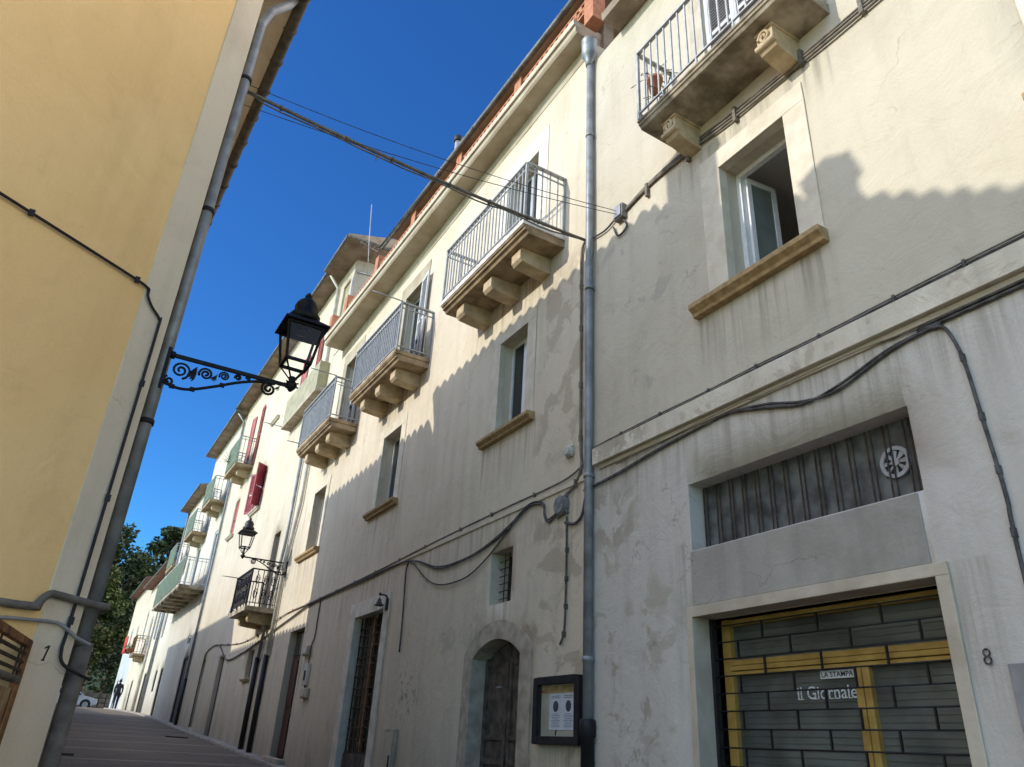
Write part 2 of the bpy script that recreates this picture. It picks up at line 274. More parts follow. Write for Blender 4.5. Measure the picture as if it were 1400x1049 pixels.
# ------------------------------------------------------------------ mesh builders
class MB:
    def __init__(s): s.v = []; s.f = []; s.smooth = set()
    def vert(s, p): s.v.append(Vector(p)); return len(s.v) - 1
    def face(s, pts, smooth=False):
        i = [s.vert(p) for p in pts]; s.f.append(i)
        if smooth: s.smooth.add(len(s.f) - 1)
    def box(s, x0, x1, y0, y1, z0, z1):
        if x0 > x1: x0, x1 = x1, x0
        if y0 > y1: y0, y1 = y1, y0
        if z0 > z1: z0, z1 = z1, z0
        b = len(s.v)
        for x in (x0, x1):
            for y in (y0, y1):
                for z in (z0, z1): s.v.append(Vector((x, y, z)))
        for q in ((0, 1, 3, 2), (4, 6, 7, 5), (0, 4, 5, 1), (2, 3, 7, 6), (0, 2, 6, 4), (1, 5, 7, 3)):
            s.f.append([b + i for i in q])
        return s
    def obox(s, c, ax, ay, az):
        """box with centre c and half-axis vectors"""
        c, ax, ay, az = map(Vector, (c, ax, ay, az)); b = len(s.v)
        for i in (-1, 1):
            for j in (-1, 1):
                for k in (-1, 1): s.v.append(c + ax * i + ay * j + az * k)
        for q in ((0, 1, 3, 2), (4, 6, 7, 5), (0, 4, 5, 1), (2, 3, 7, 6), (0, 2, 6, 4), (1, 5, 7, 3)):
            s.f.append([b + i for i in q])
        return s
    def bar(s, p, q, w, h=None, up=(0, 0, 1)):
        p, q = Vector(p), Vector(q); d = (q - p); u = d.normalized(); sd = u.cross(Vector(up))
        if sd.length < 1e-4: sd = u.cross(Vector((1, 0, 0)))
        sd.normalize(); t = sd.cross(u)
        return s.obox((p + q) / 2, d / 2, sd * w / 2, t * (h or w) / 2)
    def tube(s, pts, r, n=8, caps=True, radii=None):
        pts = [Vector(p) for p in pts]; b = len(s.v); prev = None
        for i, p in enumerate(pts):
            d = (pts[min(i + 1, len(pts) - 1)] - pts[max(i - 1, 0)])
            d = d.normalized() if d.length > 1e-9 else Vector((0, 0, 1))
            if prev is None:
                a = d.orthogonal().normalized()
            else:
                a = prev - d * prev.dot(d); a = a.normalized() if a.length > 1e-6 else d.orthogonal().normalized()
            prev = a; c = d.cross(a); rr = radii[i] if radii else r
            for k in range(n):
                t = 2 * math.pi * k / n; s.v.append(p + (a * math.cos(t) + c * math.sin(t)) * rr)
        for i in range(len(pts) - 1):
            for k in range(n):
                s.smooth.add(len(s.f)); s.f.append([b + i * n + k, b + i * n + (k + 1) % n, b + (i + 1) * n + (k + 1) % n, b + (i + 1) * n + k])
        if caps:
            s.f.append([b + k for k in reversed(range(n))]); e = b + (len(pts) - 1) * n; s.f.append([e + k for k in range(n)])
        return s
    def prism(s, poly, d):
        """closed polygon of 3D points extruded by vector d"""
        d = Vector(d); n = len(poly); b = len(s.v)
        for p in poly: s.v.append(Vector(p))
        for p in poly: s.v.append(Vector(p) + d)
        s.f.append([b + i for i in reversed(range(n))]); s.f.append([b + n + i for i in range(n)])
        for i in range(n):
            j = (i + 1) % n; s.f.append([b + i, b + j, b + n + j, b + n + i])
        return s
    def lathe(s, c, prof, n=12, axis='z', square=False):
        c = Vector(c); b = len(s.v)
        for (r, h) in prof:
            for k in range(n):
                t = 2 * math.pi * (k + (0.5 if square else 0)) / n
                s.v.append(c + Vector((math.cos(t) * r, math.sin(t) * r, h)))
        for i in range(len(prof) - 1):
            for k in range(n):
                if not square: s.smooth.add(len(s.f))
                s.f.append([b + i * n + k, b + i * n + (k + 1) % n, b + (i + 1) * n + (k + 1) % n, b + (i + 1) * n + k])
        s.f.append([b + k for k in reversed(range(n))]); e = b + (len(prof) - 1) * n; s.f.append([e + k for k in range(n)])
        return s
    def blob(s, c, r, seg=8, rings=5, jit=0.0):
        c = Vector(c); r = Vector(r) if not isinstance(r, (int, float)) else Vector((r, r, r))
        prof = []; b = len(s.v)
        for i in range(rings + 1):
            a = math.pi * i / rings
            for k in range(seg):
                t = 2 * math.pi * k / seg; j = 1 + rnd.uniform(-jit, jit)
                s.v.append(c + Vector((math.sin(a) * math.cos(t) * r.x * j, math.sin(a) * math.sin(t) * r.y * j, -math.cos(a) * r.z * j)))
        for i in range(rings):
            for k in range(seg):
                s.smooth.add(len(s.f)); s.f.append([b + i * seg + k, b + i * seg + (k + 1) % seg, b + (i + 1) * seg + (k + 1) % seg, b + (i + 1) * seg + k])
        return s
    def build(s, name, mat, parent=None, bevel=0.0, loc=None):
        if parent is not None: org = wloc(parent)
        elif loc is not None: org = Vector(loc)
        else:
            xs = [v.x for v in s.v]; ys = [v.y for v in s.v]; zs = [v.z for v in s.v]
            org = Vector(((min(xs) + max(xs)) / 2, (min(ys) + max(ys)) / 2, min(zs)))
        me = bpy.data.meshes.new(name); me.from_pydata([tuple(v - org) for v in s.v], [], s.f)
        me.materials.append(mat)
        if s.smooth:
            me.polygons.foreach_set('use_smooth', [i in s.smooth for i in range(len(s.f))])
        bm = bmesh.new(); bm.from_mesh(me); bmesh.ops.remove_doubles(bm, verts=bm.verts, dist=1e-5)
        bmesh.ops.recalc_face_normals(bm, faces=bm.faces); bm.to_mesh(me); bm.free(); me.update()
        o = bpy.data.objects.new(name, me); scene.collection.objects.link(o)
        if parent is not None: o.parent = parent
        else: o.location = org
        WL[o.name] = org
        if bevel:
            md = o.modifiers.new('bevel', 'BEVEL'); md.width = bevel; md.segments = 2; md.limit_method = 'ANGLE'; md.angle_limit = math.radians(40)
        return o
WL = {}
def wloc(o): return WL[o.name]
def tag(o, label, cat, group=None, kind=None):
    o['label'] = label; o['category'] = cat
    if group: o['group'] = group
    if kind: o['kind'] = kind
    return o
def thing(name, loc, label, cat, group=None):
    o = bpy.data.objects.new(name, None); scene.collection.objects.link(o); o.location = loc; o.empty_display_size = 0.2
    WL[o.name] = Vector(loc); return tag(o, label, cat, group)
def sub(name, parent, loc):
    """an Empty that groups the sub-parts of one part"""
    o = bpy.data.objects.new(name, None); scene.collection.objects.link(o); o.parent = parent
    o.location = Vector(loc) - wloc(parent); o.empty_display_size = 0.1; WL[o.name] = Vector(loc); return o
def BX(*a): return MB().box(*a)
def wob(y, z, a=0.007): return a * (mnoise.noise(Vector((y * 0.9, z * 0.9, 1.7))) + 0.5 * mnoise.noise(Vector((y * 2.7, z * 2.7, 5.1))))
def facade(mb, x, y0, y1, z0, z1, holes, step=0.45, amp=0.007):
    """wall sheet facing -X with rectangular openings (ya, yb, za, zb, depth) and their reveals"""
    ys = {y0, y1}; zs = {z0, z1}
    for h in holes: ys |= {h[0], h[1]}; zs |= {h[2], h[3]}
    def dens(vals):
        vals = sorted(vals); out = []
        for a, b in zip(vals, vals[1:]):
            n = max(1, math.ceil((b - a) / step)); out += [a + (b - a) * i / n for i in range(n)]
        return out + [vals[-1]]
    ys = dens(ys); zs = dens(zs); idx = {}
    def V(i, j):
        if (i, j) not in idx: idx[(i, j)] = mb.vert((x + wob(ys[i], zs[j], amp), ys[i], zs[j]))
        return idx[(i, j)]
    inside = lambda y, z: any(h[0] < y < h[1] and h[2] < z < h[3] for h in holes)
    for i in range(len(ys) - 1):
        for j in range(len(zs) - 1):
            if not inside((ys[i] + ys[i + 1]) / 2, (zs[j] + zs[j + 1]) / 2):
                mb.smooth.add(len(mb.f)); mb.f.append([V(i, j), V(i, j + 1), V(i + 1, j + 1), V(i + 1, j)])
    for (ya, yb, za, zb, d) in holes:
        w = lambda y, z: (x + wob(y, z, amp), y, z)
        yy = [y for y in ys if ya <= y <= yb]; zz = [z for z in zs if za <= z <= zb]
        for a, b in zip(yy, yy[1:]):
            mb.face([w(a, zb), w(b, zb), (x + d, b, zb), (x + d, a, zb)]); mb.face([w(a, za), (x + d, a, za), (x + d, b, za), w(b, za)])
        for a, b in zip(zz, zz[1:]):
            mb.face([w(ya, a), w(ya, b), (x + d, ya, b), (x + d, ya, a)]); mb.face([w(yb, a), (x + d, yb, a), (x + d, yb, b), w(yb, b)])
    return mb
def shell(mb, x0, x1, y0, y1, z0, z1):
    """the other three walls and the flat lid of a house"""
    mb.face([(x0, y0, z0), (x1, y0, z0), (x1, y0, z1), (x0, y0, z1)]); mb.face([(x0, y1, z0), (x0, y1, z1), (x1, y1, z1), (x1, y1, z0)])
    mb.face([(x1, y0, z0), (x1, y1, z0), (x1, y1, z1), (x1, y0, z1)]); mb.face([(x0, y0, z1), (x1, y0, z1), (x1, y1, z1), (x0, y1, z1)])
    return mb
def surround(y0, y1, z0, z1, oy0, oy1, oz0, oz1, x0, x1, bottom=False):
    """flat frame between an opening and its outer edge"""
    y0 += 0.003; y1 -= 0.003; z1 -= 0.003                     # stand just proud of the reveal
    mb = MB(); mb.box(x0, x1, y1, oy1, oz0, z1); mb.box(x0, x1, oy0, y0, oz0, z1); mb.box(x0, x1, oy0, oy1, z1, oz1)
    if bottom: mb.box(x0, x1, y0, y1, oz0, z0)
    return mb
def louvre(parent, name, c, ydir, w, z0, z1, mat, slat, t=0.035, step=0.045):
    """louvred leaf: c = hinge-side bottom corner (x, y), ydir = unit 2-D direction of its width"""
    d = Vector((ydir[0], ydir[1], 0)).normalized(); nrm = Vector((-d.y, d.x, 0)); p = Vector((c[0], c[1], 0)); fr = MB()
    def b(a0, a1, h0, h1, mb, th): mb.obox(p + d * (a0 + a1) / 2 + Vector((0, 0, (h0 + h1) / 2)), d * (a1 - a0) / 2, nrm * th / 2, (0, 0, (h1 - h0) / 2))
    b(0, 0.06, z0, z1, fr, t); b(w - 0.06, w, z0, z1, fr, t); b(0.06, w - 0.06, z0, z0 + 0.08, fr, t); b(0.06, w - 0.06, z1 - 0.08, z1, fr, t)
    zm = (z0 + z1) / 2; b(0.06, w - 0.06, zm - 0.03, zm + 0.03, fr, t)
    sh = fr.build(name, mat, parent)
    sl = MB(); z = z0 + 0.08
    while z < z1 - 0.08 - step * 0.5:
        if abs(z + step / 2 - zm) > 0.03 + step * 0.4:
            sl.obox(p + d * w / 2 + Vector((0, 0, z + step / 2)), d * (w / 2 - 0.06), nrm * 0.008 + Vector((0, 0, step * 0.42)), (nrm * step * 0.42 - Vector((0, 0, 0.008))).normalized() * 0.004)
        z += step
    sl.build('slats', slat, sh)
    return sh
def casement(house, y0, y1, z0, z1, x, leaves=2, mat=None, name='window'):
    w = sub(name, house, (x, (y0 + y1) / 2, z0)); mat = mat or M['white']; fr = MB()
    fr.box(x, x + 0.06, y0, y0 + 0.05, z0, z1); fr.box(x, x + 0.06, y1 - 0.05, y1, z0, z1)
    fr.box(x, x + 0.06, y0 + 0.05, y1 - 0.05, z1 - 0.05, z1); fr.box(x, x + 0.06, y0 + 0.05, y1 - 0.05, z0, z0 + 0.06)
    if leaves == 2: ym = (y0 + y1) / 2; fr.box(x - 0.01, x + 0.05, ym - 0.045, ym + 0.045, z0 + 0.06, z1 - 0.05)
    fr.build('frame', mat, w, 0.004)
    BX(x + 0.025, x + 0.035, y0 + 0.04, y1 - 0.04, z0 + 0.05, z1 - 0.04).build('pane', M['glass'], w)
    return w
def sill(parent, y0, y1, z0, z1, p, mat=None, name='sill'):
    mb = MB(); zm = (z0 + z1) / 2; x = FX
    prof = [(x + 0.2, z0), (x - p * 0.55, z0), (x - p * 0.62, z0 + (z1 - z0) * 0.28), (x - p * 0.85, zm - 0.003), (x - p, zm + 0.012), (x - p, z1), (x + 0.2, z1)]
    mb.prism([(a, y0, b) for a, b in prof], (0, y1 - y0, 0)); return mb.build(name, mat or M['ochre'], parent, 0.006)
def railing(name, parent, y0, y1, xo, zb, zt, mat, gap=0.11, bar=0.016, xw=FX - 0.002, post=0.035, rails2=True, wide=0.05):
    mb = MB()
    for (a, b) in (((xo, y0, zt), (xo, y1, zt)), ((xw, y0, zt), (xo, y0, zt)), ((xw, y1, zt), (xo, y1, zt))): mb.bar(a, b, wide, 0.03)
    zl = zb + 0.09
    for (a, b) in (((xo, y0, zl), (xo, y1, zl)), ((xw, y0, zl), (xo, y0, zl)), ((xw, y1, zl), (xo, y1, zl))): mb.bar(a, b, 0.025, 0.02)
    if rails2:
        z2 = zt - 0.12
        for (a, b) in (((xo, y0, z2), (xo, y1, z2)), ((xw, y0, z2), (xo, y0, z2)), ((xw, y1, z2), (xo, y1, z2))): mb.bar(a, b, 0.02, 0.02)
    for y in (y0, y1):
        mb.box(xo - post / 2, xo + post / 2, y - post / 2, y + post / 2, zb, zt); mb.box(xw - post, xw, y - post / 2, y + post / 2, zb + 0.02, zt)
    n = max(2, round((y1 - y0) / gap))
    for i in range(1, n): y = y0 + (y1 - y0) * i / n; mb.box(xo - bar / 2, xo + bar / 2, y - bar / 2, y + bar / 2, zl, zt)
    n = max(2, round((xw - xo) / (gap * 1.15)))
    for i in range(1, n):
        x = xo + (xw - xo) * i / n
        for y in (y0, y1): mb.box(x - bar / 2, x + bar / 2, y - bar / 2, y + bar / 2, zl, zt)
    k = 0
    y = y0 + 0.12
    while y < y1:                                               # short feet under the bottom rail
        mb.box(xo - 0.01, xo + 0.01, y - 0.01, y + 0.01, zb, zl); y += 0.55
    return mb.build(name, mat, parent)
def corbel(parent, yc, w, x0, z1, h, mat, volute=False):
    """stone bracket: square nose, underside sweeping back to the wall"""
    prof = [(FX + 0.1, z1), (x0, z1), (x0 - 0.015, z1 - h * 0.12), (x0 - 0.015, z1 - h * 0.66), (x0 + 0.03, z1 - h * 0.84)]
    for i in range(1, 6):
        t = i / 5; prof.append((x0 + 0.03 + (FX - x0 - 0.03) * t, z1 - h * (0.84 + 0.16 * math.sin(t * math.pi / 2))))
    prof.append((FX + 0.1, z1 - h)); mb = MB(); mb.prism([(a, yc - w / 2, b) for a, b in prof], (0, w, 0))
    if volute:                                                  # rolled scroll on the nose of the bracket
        pts = []
        for i in range(26):
            a = i * 0.42; r = h * 0.26 * (1 - i / 30); pts.append((x0 - 0.03, yc + math.cos(a) * r * 0.8, z1 - h * 0.36 + math.sin(a) * r))
        mb.tube(pts, 0.016, 6)
        mb.tube([(x0 - 0.01, yc - w * 0.58, z1 - h * 0.62), (x0 - 0.01, yc + w * 0.58, z1 - h * 0.62)], h * 0.11, 10)
        mb.box(x0 - 0.03, FX, yc - w * 0.58, yc + w * 0.58, z1 - h * 0.1, z1 - 0.002)
    return mb.build('corbel', mat, parent, 0.008)
def pipe(name, pts, r, mat, parent, clamps=(), cmat=None, n=14):
    mb = MB(); mb.tube(pts, r, n); o = mb.build(name, mat, parent)
    if clamps:
        for (x, y, z) in clamps:
            c = MB(); c.tube([(x, y, z - 0.025), (x, y, z + 0.025)], r * 1.22, n); c.box(x, FX, y - 0.012, y + 0.012, z - 0.012, z + 0.012)
            c.build('clamp', cmat or mat, o)
    return o
def sagging(p, q, sag, n=14):
    p, q = Vector(p), Vector(q)
    return [p.lerp(q, i / n) - Vector((0, 0, 4 * sag * (i / n) * (1 - i / n))) for i in range(n + 1)]
def smooth_path(pts, n=6):
    pts = [Vector(p) for p in pts]; out = []
    for i in range(len(pts) - 1):
        p0, p1, p2, p3 = pts[max(i - 1, 0)], pts[i], pts[i + 1], pts[min(i + 2, len(pts) - 1)]
        for k in range(n):
            t = k / n
            out.append(0.5 * ((2 * p1) + (p2 - p0) * t + (2 * p0 - 5 * p1 + 4 * p2 - p3) * t * t + (3 * p1 - p0 - 3 * p2 + p3) * t ** 3))
    return out + [pts[-1]]
def cable(name, pts, r, label, mat=None, group=None, n=6, clips=0):
    mb = MB(); mb.tube(pts, r, n)
    if clips:
        L = 0
        for a, b in zip(pts, pts[1:]):
            L += (Vector(b) - Vector(a)).length
            if L > clips:
                L = 0; c = Vector(b); mb.box(c.x - r * 1.3, c.x + r * 2, c.y - 0.012, c.y + 0.012, c.z - r * 2.2, c.z + r * 2.2)
    return tag(mb.build(name, mat or M['cable'], None), label, 'cable', group)
def text_mesh(body, size, depth, bold=0.0):
    cu = bpy.data.curves.new('lettering', 'FONT'); cu.body = body; cu.size = size; cu.extrude = depth; cu.offset = bold; cu.resolution_u = 3
    ob = bpy.data.objects.new('lettering_tmp', cu); scene.collection.objects.link(ob)
    dg = bpy.context.evaluated_depsgraph_get(); me = bpy.data.meshes.new_from_object(ob.evaluated_get(dg))
    bpy.data.objects.remove(ob); return me
def lettering(name, body, parent, x, y_right_start, z, width, height, mat, depth=0.002, bold=0.0, stretch=True, label=None, cat=None, facing=None, extra=None):
    """letters on the facade (reading direction -Y, facing -X), or on any wall given facing = (right vector, normal)"""
    me = text_mesh(body, 1.0, 0.5, bold)
    if extra: extra(me)
    xs = [v.co.x for v in me.vertices]; ys = [v.co.y for v in me.vertices]; x0, x1, yb, yt = min(xs), max(xs), min(ys), max(ys)
    right, nrm = facing if facing else (Vector((0, -1, 0)), Vector((-1, 0, 0)))
    org = Vector((x, y_right_start, z)); base = wloc(parent) if parent is not None else org
    for v in me.vertices:
        a = (v.co.x - x0) / (x1 - x0) * width; b = (v.co.y - yb) / (yt - yb) * height
        v.co = org + right * a + Vector((0, 0, b)) + nrm * (depth * (0.5 + v.co.z)) - base
    me.materials.clear(); me.materials.append(mat); me.name = name
    o = bpy.data.objects.new(name, me); scene.collection.objects.link(o)
    if parent is not None: o.parent = parent
    else: o.location = org
    WL[o.name] = org; return o

# ------------------------------------------------------------------ ground
def gz(y):
    P = [(-60, -2.6), (-10, -1.95), (0, -1.6), (7, -1.12), (14, -0.72), (20, -0.40), (25, -0.12), (30, 0.1), (34, 0.33), (38, 0.55), (44, 0.82), (51, 1.1), (60, 1.37), (66, 1.42), (90, 1.45), (160, 1.5), (900, 1.5)]
    for (a, za), (b, zb) in zip(P, P[1:]):
        if y <= b: return za + (zb - za) * (y - a) / (b - a)
    return P[-1][1]
mb = MB(); ysg = [-60, -30, -10, -4] + [i * 2 for i in range(0, 47)] + [100, 130, 200, 400, 900]
xsg = [-300, -60, -20, -8, -3, 0, 2, 4, 6, 20, 60, 300]
for a, b in zip(ysg, ysg[1:]):
    for c, d in zip(xsg, xsg[1:]): mb.face([(c, a, gz(a)), (d, a, gz(a)), (d, b, gz(b)), (c, b, gz(b))], True)
o = mb.build('street', M['paving'], None, loc=(0, 0, 0)); o['kind'] = 'structure'
mb = MB()
ks = [(-4 + i * 1.5) for i in range(0, 42)]
for a, b in zip(ks, ks[1:]):
    xa = 4.70 if a < 46 else 4.7 - (a - 46) * 0.062; xb = 4.70 if b < 46 else 4.7 - (b - 46) * 0.062
    mb.prism([(xa, a + 0.004, gz(a) - 0.1), (xa + 0.32, a + 0.004, gz(a) - 0.1), (xa + 0.32, a + 0.004, gz(a) + 0.06), (xa, a + 0.004, gz(a) + 0.06)], (xb - xa, b - a - 0.008, gz(b) - gz(a)))
o = mb.build('kerb', M['kerb'], None, loc=(0, 0, 0), bevel=0.01); o['kind'] = 'structure'

# ------------------------------------------------------------------ house 1: near cream house with the shop
H = thing('town_house', (FX, 0, gz(0)), 'cream rendered house with the closed newspaper shop at the bottom and an open window above', 'house')
wm = MB()
D2 = 8.5
facade(wm, FX, -6, 6.868, -2.6, 9.95, [(3.62, 4.52, 4.36, 5.97, 0.34), (0.55, 1.40, 4.36, 5.97, 0.3), (3.62, 4.58, 6.9, 9.3, 0.2), (2.94, 5.28, 1.82, 2.475, 0.20), (2.96, 5.30, -1.7, 1.22, 0.24)], 0.4, 0.011)
shell(wm, FX, FX + D2, -6, 6.868, -2.6, 9.95)
wm.build('wall', M['h1'], H)
# band ledge
mb = MB(); mb.prism([(FX + 0.05, -6, 3.095), (FX - 0.085, -6, 3.095), (FX - 0.09, -6, 3.295), (FX - 0.02, -6, 3.312), (FX + 0.05, -6, 3.315)], (0, 12.78, 0))
mb.build('ledge', M['ledge'], H, 0.006)
mb = MB(); mb.prism([(FX + 0.05, -6, 3.045), (FX - 0.03, -6, 3.045), (FX - 0.034, -6, 3.092), (FX + 0.05, -6, 3.092)], (0, 12.72, 0)); mb.build('ledge_moulding', M['stone'], H, 0.004)
# open window with a room behind it
w = sub('window', H, (FX, 4.07, 4.36))
surround(3.62, 4.52, 4.36, 5.97, 3.36, 4.80, 4.36, 6.21, FX - 0.022, FX + 0.1).build('stone_frame', M['palestone'], w, 0.006)
sill(w, 3.34, 5.0, 4.225, 4.365, 0.14)
fr = MB(); fr.box(FX + 0.24, FX + 0.31, 4.46, 4.52, 4.37, 5.97); fr.box(FX + 0.24, FX + 0.31, 3.62, 3.68, 4.37, 5.97); fr.box(FX + 0.24, FX + 0.31, 3.68, 4.46, 5.91, 5.97)
fr.build('frame', M['white'], w, 0.005)
for (yh, dirv, nm) in ((4.45, (1.0, -0.10), 'far'), (3.69, (0.985, 0.17), 'near')):        # two sashes swung into the room
    d = Vector((dirv[0], dirv[1], 0)).normalized(); p = Vector((FX + 0.31, yh, 0)); nn = Vector((-d.y, d.x, 0)); sm = MB(); W = 0.42
    def lf(a0, a1, h0, h1, th, m): m.obox(p + d * (a0 + a1) / 2 + Vector((0, 0, (h0 + h1) / 2)), d * (a1 - a0) / 2, nn * th / 2, (0, 0, (h1 - h0) / 2))
    lf(0, 0.06, 4.39, 5.92, 0.045, sm); lf(W - 0.06, W, 4.39, 5.92, 0.045, sm); lf(0.06, W - 0.06, 4.39, 4.46, 0.045, sm); lf(0.06, W - 0.06, 5.85, 5.92, 0.045, sm)
    sm.build('sash', M['white'], w, 0.004); g_ = MB(); lf(0.05, W - 0.05, 4.45, 5.86, 0.012, g_); g_.build('pane', M['glassgreen'], w)
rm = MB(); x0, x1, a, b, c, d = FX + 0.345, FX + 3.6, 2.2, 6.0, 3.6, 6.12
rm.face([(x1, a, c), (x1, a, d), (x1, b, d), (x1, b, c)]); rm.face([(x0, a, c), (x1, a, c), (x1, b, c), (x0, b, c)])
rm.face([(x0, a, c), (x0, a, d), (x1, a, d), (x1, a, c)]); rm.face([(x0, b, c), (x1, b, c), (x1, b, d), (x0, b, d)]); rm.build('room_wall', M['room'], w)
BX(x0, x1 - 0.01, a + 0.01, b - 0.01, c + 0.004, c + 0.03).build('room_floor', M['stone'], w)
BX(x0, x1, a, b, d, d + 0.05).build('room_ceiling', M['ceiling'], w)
# second upper window, only its edge shows
w = casement(H, 0.55, 1.40, 4.36, 5.97, FX + 0.2)
surround(0.55, 1.40, 4.36, 5.97, 0.30, 1.49, 4.36, 6.21, FX - 0.016, FX + 0.1).build('stone_frame', M['lintel'], w, 0.006); sill(w, 0.1, 1.6, 4.225, 4.365, 0.14)
# balcony door with louvred shutters
w = sub('balcony_door', H, (FX, 4.1, 6.9))
surround(3.62, 4.58, 6.9, 9.3, 3.40, 4.80, 6.9, 9.52, FX - 0.014, FX + 0.1).build('stone_frame', M['stone'], w, 0.005)
louvre(H, 'shutter', (FX + 0.05, 4.575), (0, -1), 0.47, 6.92, 9.28, M['louvre'], M['darkslat'], step=0.05); louvre(H, 'shutter', (FX + 0.05, 4.10), (0, -1), 0.475, 6.92, 9.28, M['louvre'], M['darkslat'], step=0.05)
# balcony with weathered slab and scroll brackets
b = sub('balcony', H, (FX, 4.05, 6.75)); mb = MB()
mb.prism([(FX + 0.1, 2.93, 6.76), (4.46, 2.93, 6.79), (4.44, 2.93, 6.83), (4.42, 2.93, 6.835), (4.42, 2.93, 6.865), (4.40, 2.93, 6.87), (4.40, 2.93, 6.90), (FX + 0.1, 2.93, 6.91)], (0, 2.26, 0)); mb.build('slab', M['slabdirty'], b, 0.008)
railing('railing', b, 2.96, 5.16, 4.415, 6.91, 8.02, M['rail'], 0.125, 0.018, rails2=False)
for yc in (4.86, 3.42): corbel(b, yc, 0.20, 4.62, 6.775, 0.34, M['corbel'], True)
# roof overhang, only its lower corner shows
rf = MB(); rf.prism([(4.66, -6.4, 9.96), (4.64, -6.4, 10.10), (FX + D2 / 2, -6.4, 11.6), (FX + D2 / 2, -6.4, 11.44), (FX + 0.2, -6.4, 9.96)], (0, 12.62, 0))
rf.prism([(FX + D2 + 0.3, -6.4, 9.96), (FX + D2 / 2, -6.4, 11.44), (FX + D2 / 2, -6.4, 11.6), (FX + D2 + 0.35, -6.4, 10.08)], (0, 12.62, 0))
rf.build('roof', M['soffit'], H)
# shop: trim, transom light, grille
sh = sub('shopfront', H, (FX, 4.1, -1.7))
surround(2.96, 5.30, -1.7, 1.22, 2.87, 5.365, -1.7, 1.305, FX - 0.035, FX + 0.2).build('stone_frame', M['stone'], sh, 0.006)
BX(FX - 0.012, FX + 0.06, 2.985, 5.30, 1.308, 1.815).build('cement_panel', M['grey_render'], sh, 0.01)
gx = FX + 0.345
yw = MB()
yw.box(gx - 0.04, gx + 0.04, 5.18, 5.28, -1.7, 1.22); yw.box(gx - 0.04, gx + 0.04, 2.97, 3.06, -1.7, 1.22)
for (z0, z1, t) in ((1.155, 1.21, 0.05), (0.735, 0.768, 0.045), (0.772, 0.812, 0.062), (0.816, 0.862, 0.05)): yw.box(gx - t, gx + 0.04, 3.06, 5.18, z0, z1)
yw.box(gx - 0.04, gx + 0.04, 3.81, 3.87, -1.7, 0.73); yw.box(gx - 0.05, gx + 0.04, 3.874, 3.935, -1.7, 0.73)
yw.build('wooden_frame', M['yellowwood'], sh, 0.006)
BX(gx + 0.012, gx + 0.024, 2.97, 5.28, -1.7, 1.22).build('pane', M['shopglass'], sh)
bl = MB(); z = -1.6
while z < 1.15: bl.box(gx + 0.005, gx + 0.0118, 2.98, 5.27, z, z + 0.0025); z += 0.05
bl.build('blind_slats', M['blind'], sh)
gr = MB(); gxx = FX + 0.20; z = 0.72 - 0.142 * 16; row = 0                     # roll-down bar grille, links staggered like brickwork
while z < 1.2:
    gr.tube([(gxx, 2.975, z), (gxx, 5.285, z)], 0.0065, 6)
    y = 2.99 + (0.285 if row % 2 else 0.0)
    while y < 5.28:
        if z + 0.14 < 1.24: gr.box(gxx - 0.012, gxx + 0.006, y - 0.007, y + 0.007, z, z + 0.142)
        y += 0.57
    z += 0.142; row += 1
gr.box(gxx - 0.03, gxx + 0.03, 2.962, 2.99, -1.7, 1.21); gr.box(gxx - 0.03, gxx + 0.03, 5.262, 5.298, -1.7, 1.21)
gr.build('roller_grille', M['castiron'], sh)
# shop signs on the glass
def add_serifs(me):
    bm = bmesh.new(); bm.from_mesh(me)
    bm.to_mesh(me); bm.free()
BX(gx - 0.004, gx + 0.011, 3.955, 4.275, 0.668, 0.728).build('sticker', M['signwhite'], sh)
lettering('sticker_lettering', 'LA STAMPA', sh, gx - 0.0045, 4.262, 0.678, 0.292, 0.040, M['blackpaint'], 0.001, 0.014)
lettering('window_lettering', 'il Giornale', sh, gx + 0.0075, 4.525, 0.522, 0.56, 0.098, M['signwhite'], 0.002, 0.004)
sf = MB()
for (yy, zz, wv) in ((4.512, 0.522, 0.030), (4.482, 0.522, 0.030), (4.35, 0.522, 0.034), (4.263, 0.522, 0.038), (4.195, 0.522, 0.032), (4.150, 0.522, 0.032), (4.03, 0.522, 0.034), (4.512, 0.588, 0.022), (4.35, 0.588, 0.022)): sf.box(gx + 0.0056, gx + 0.0074, yy - wv / 2, yy + wv / 2, zz - 0.0005, zz + 0.006)
sf.build('lettering_serifs', M['signwhite'], sh)
tr = sub('transom_window', H, (FX, 4.1, 1.82))
BX(FX + 0.19, FX + 0.205, 2.94, 5.28, 1.82, 2.475).build('pane', M['transom'], tr)
tb = MB()
for y in (5.22, 5.05, 4.88, 4.72, 4.56, 4.40, 4.23, 4.06, 3.89, 3.73, 3.57, 3.40, 3.245, 3.075):
    for dy in (-0.022, 0.022): tb.box(FX + 0.150, FX + 0.158, y + dy - 0.006, y + dy + 0.006, 1.875, 2.46)
    tb.box(FX + 0.150, FX + 0.158, y - 0.022, y + 0.022, 1.863, 1.876)
tb.build('bars', simple('grey_iron_bars', (0.055, 0.045, 0.036), 0.7, 0.2, 0.3, 14, 0.3), tr)
fan = sub('ventilator', H, (FX + 0.14, 3.215, 2.03)); M['fan'] = simple('grey_plastic_fan', (0.34, 0.34, 0.34), 0.5, 0, 0.1, 12)
ring = MB(); c = Vector((FX + 0.160, 3.215, 2.15)); n = 28
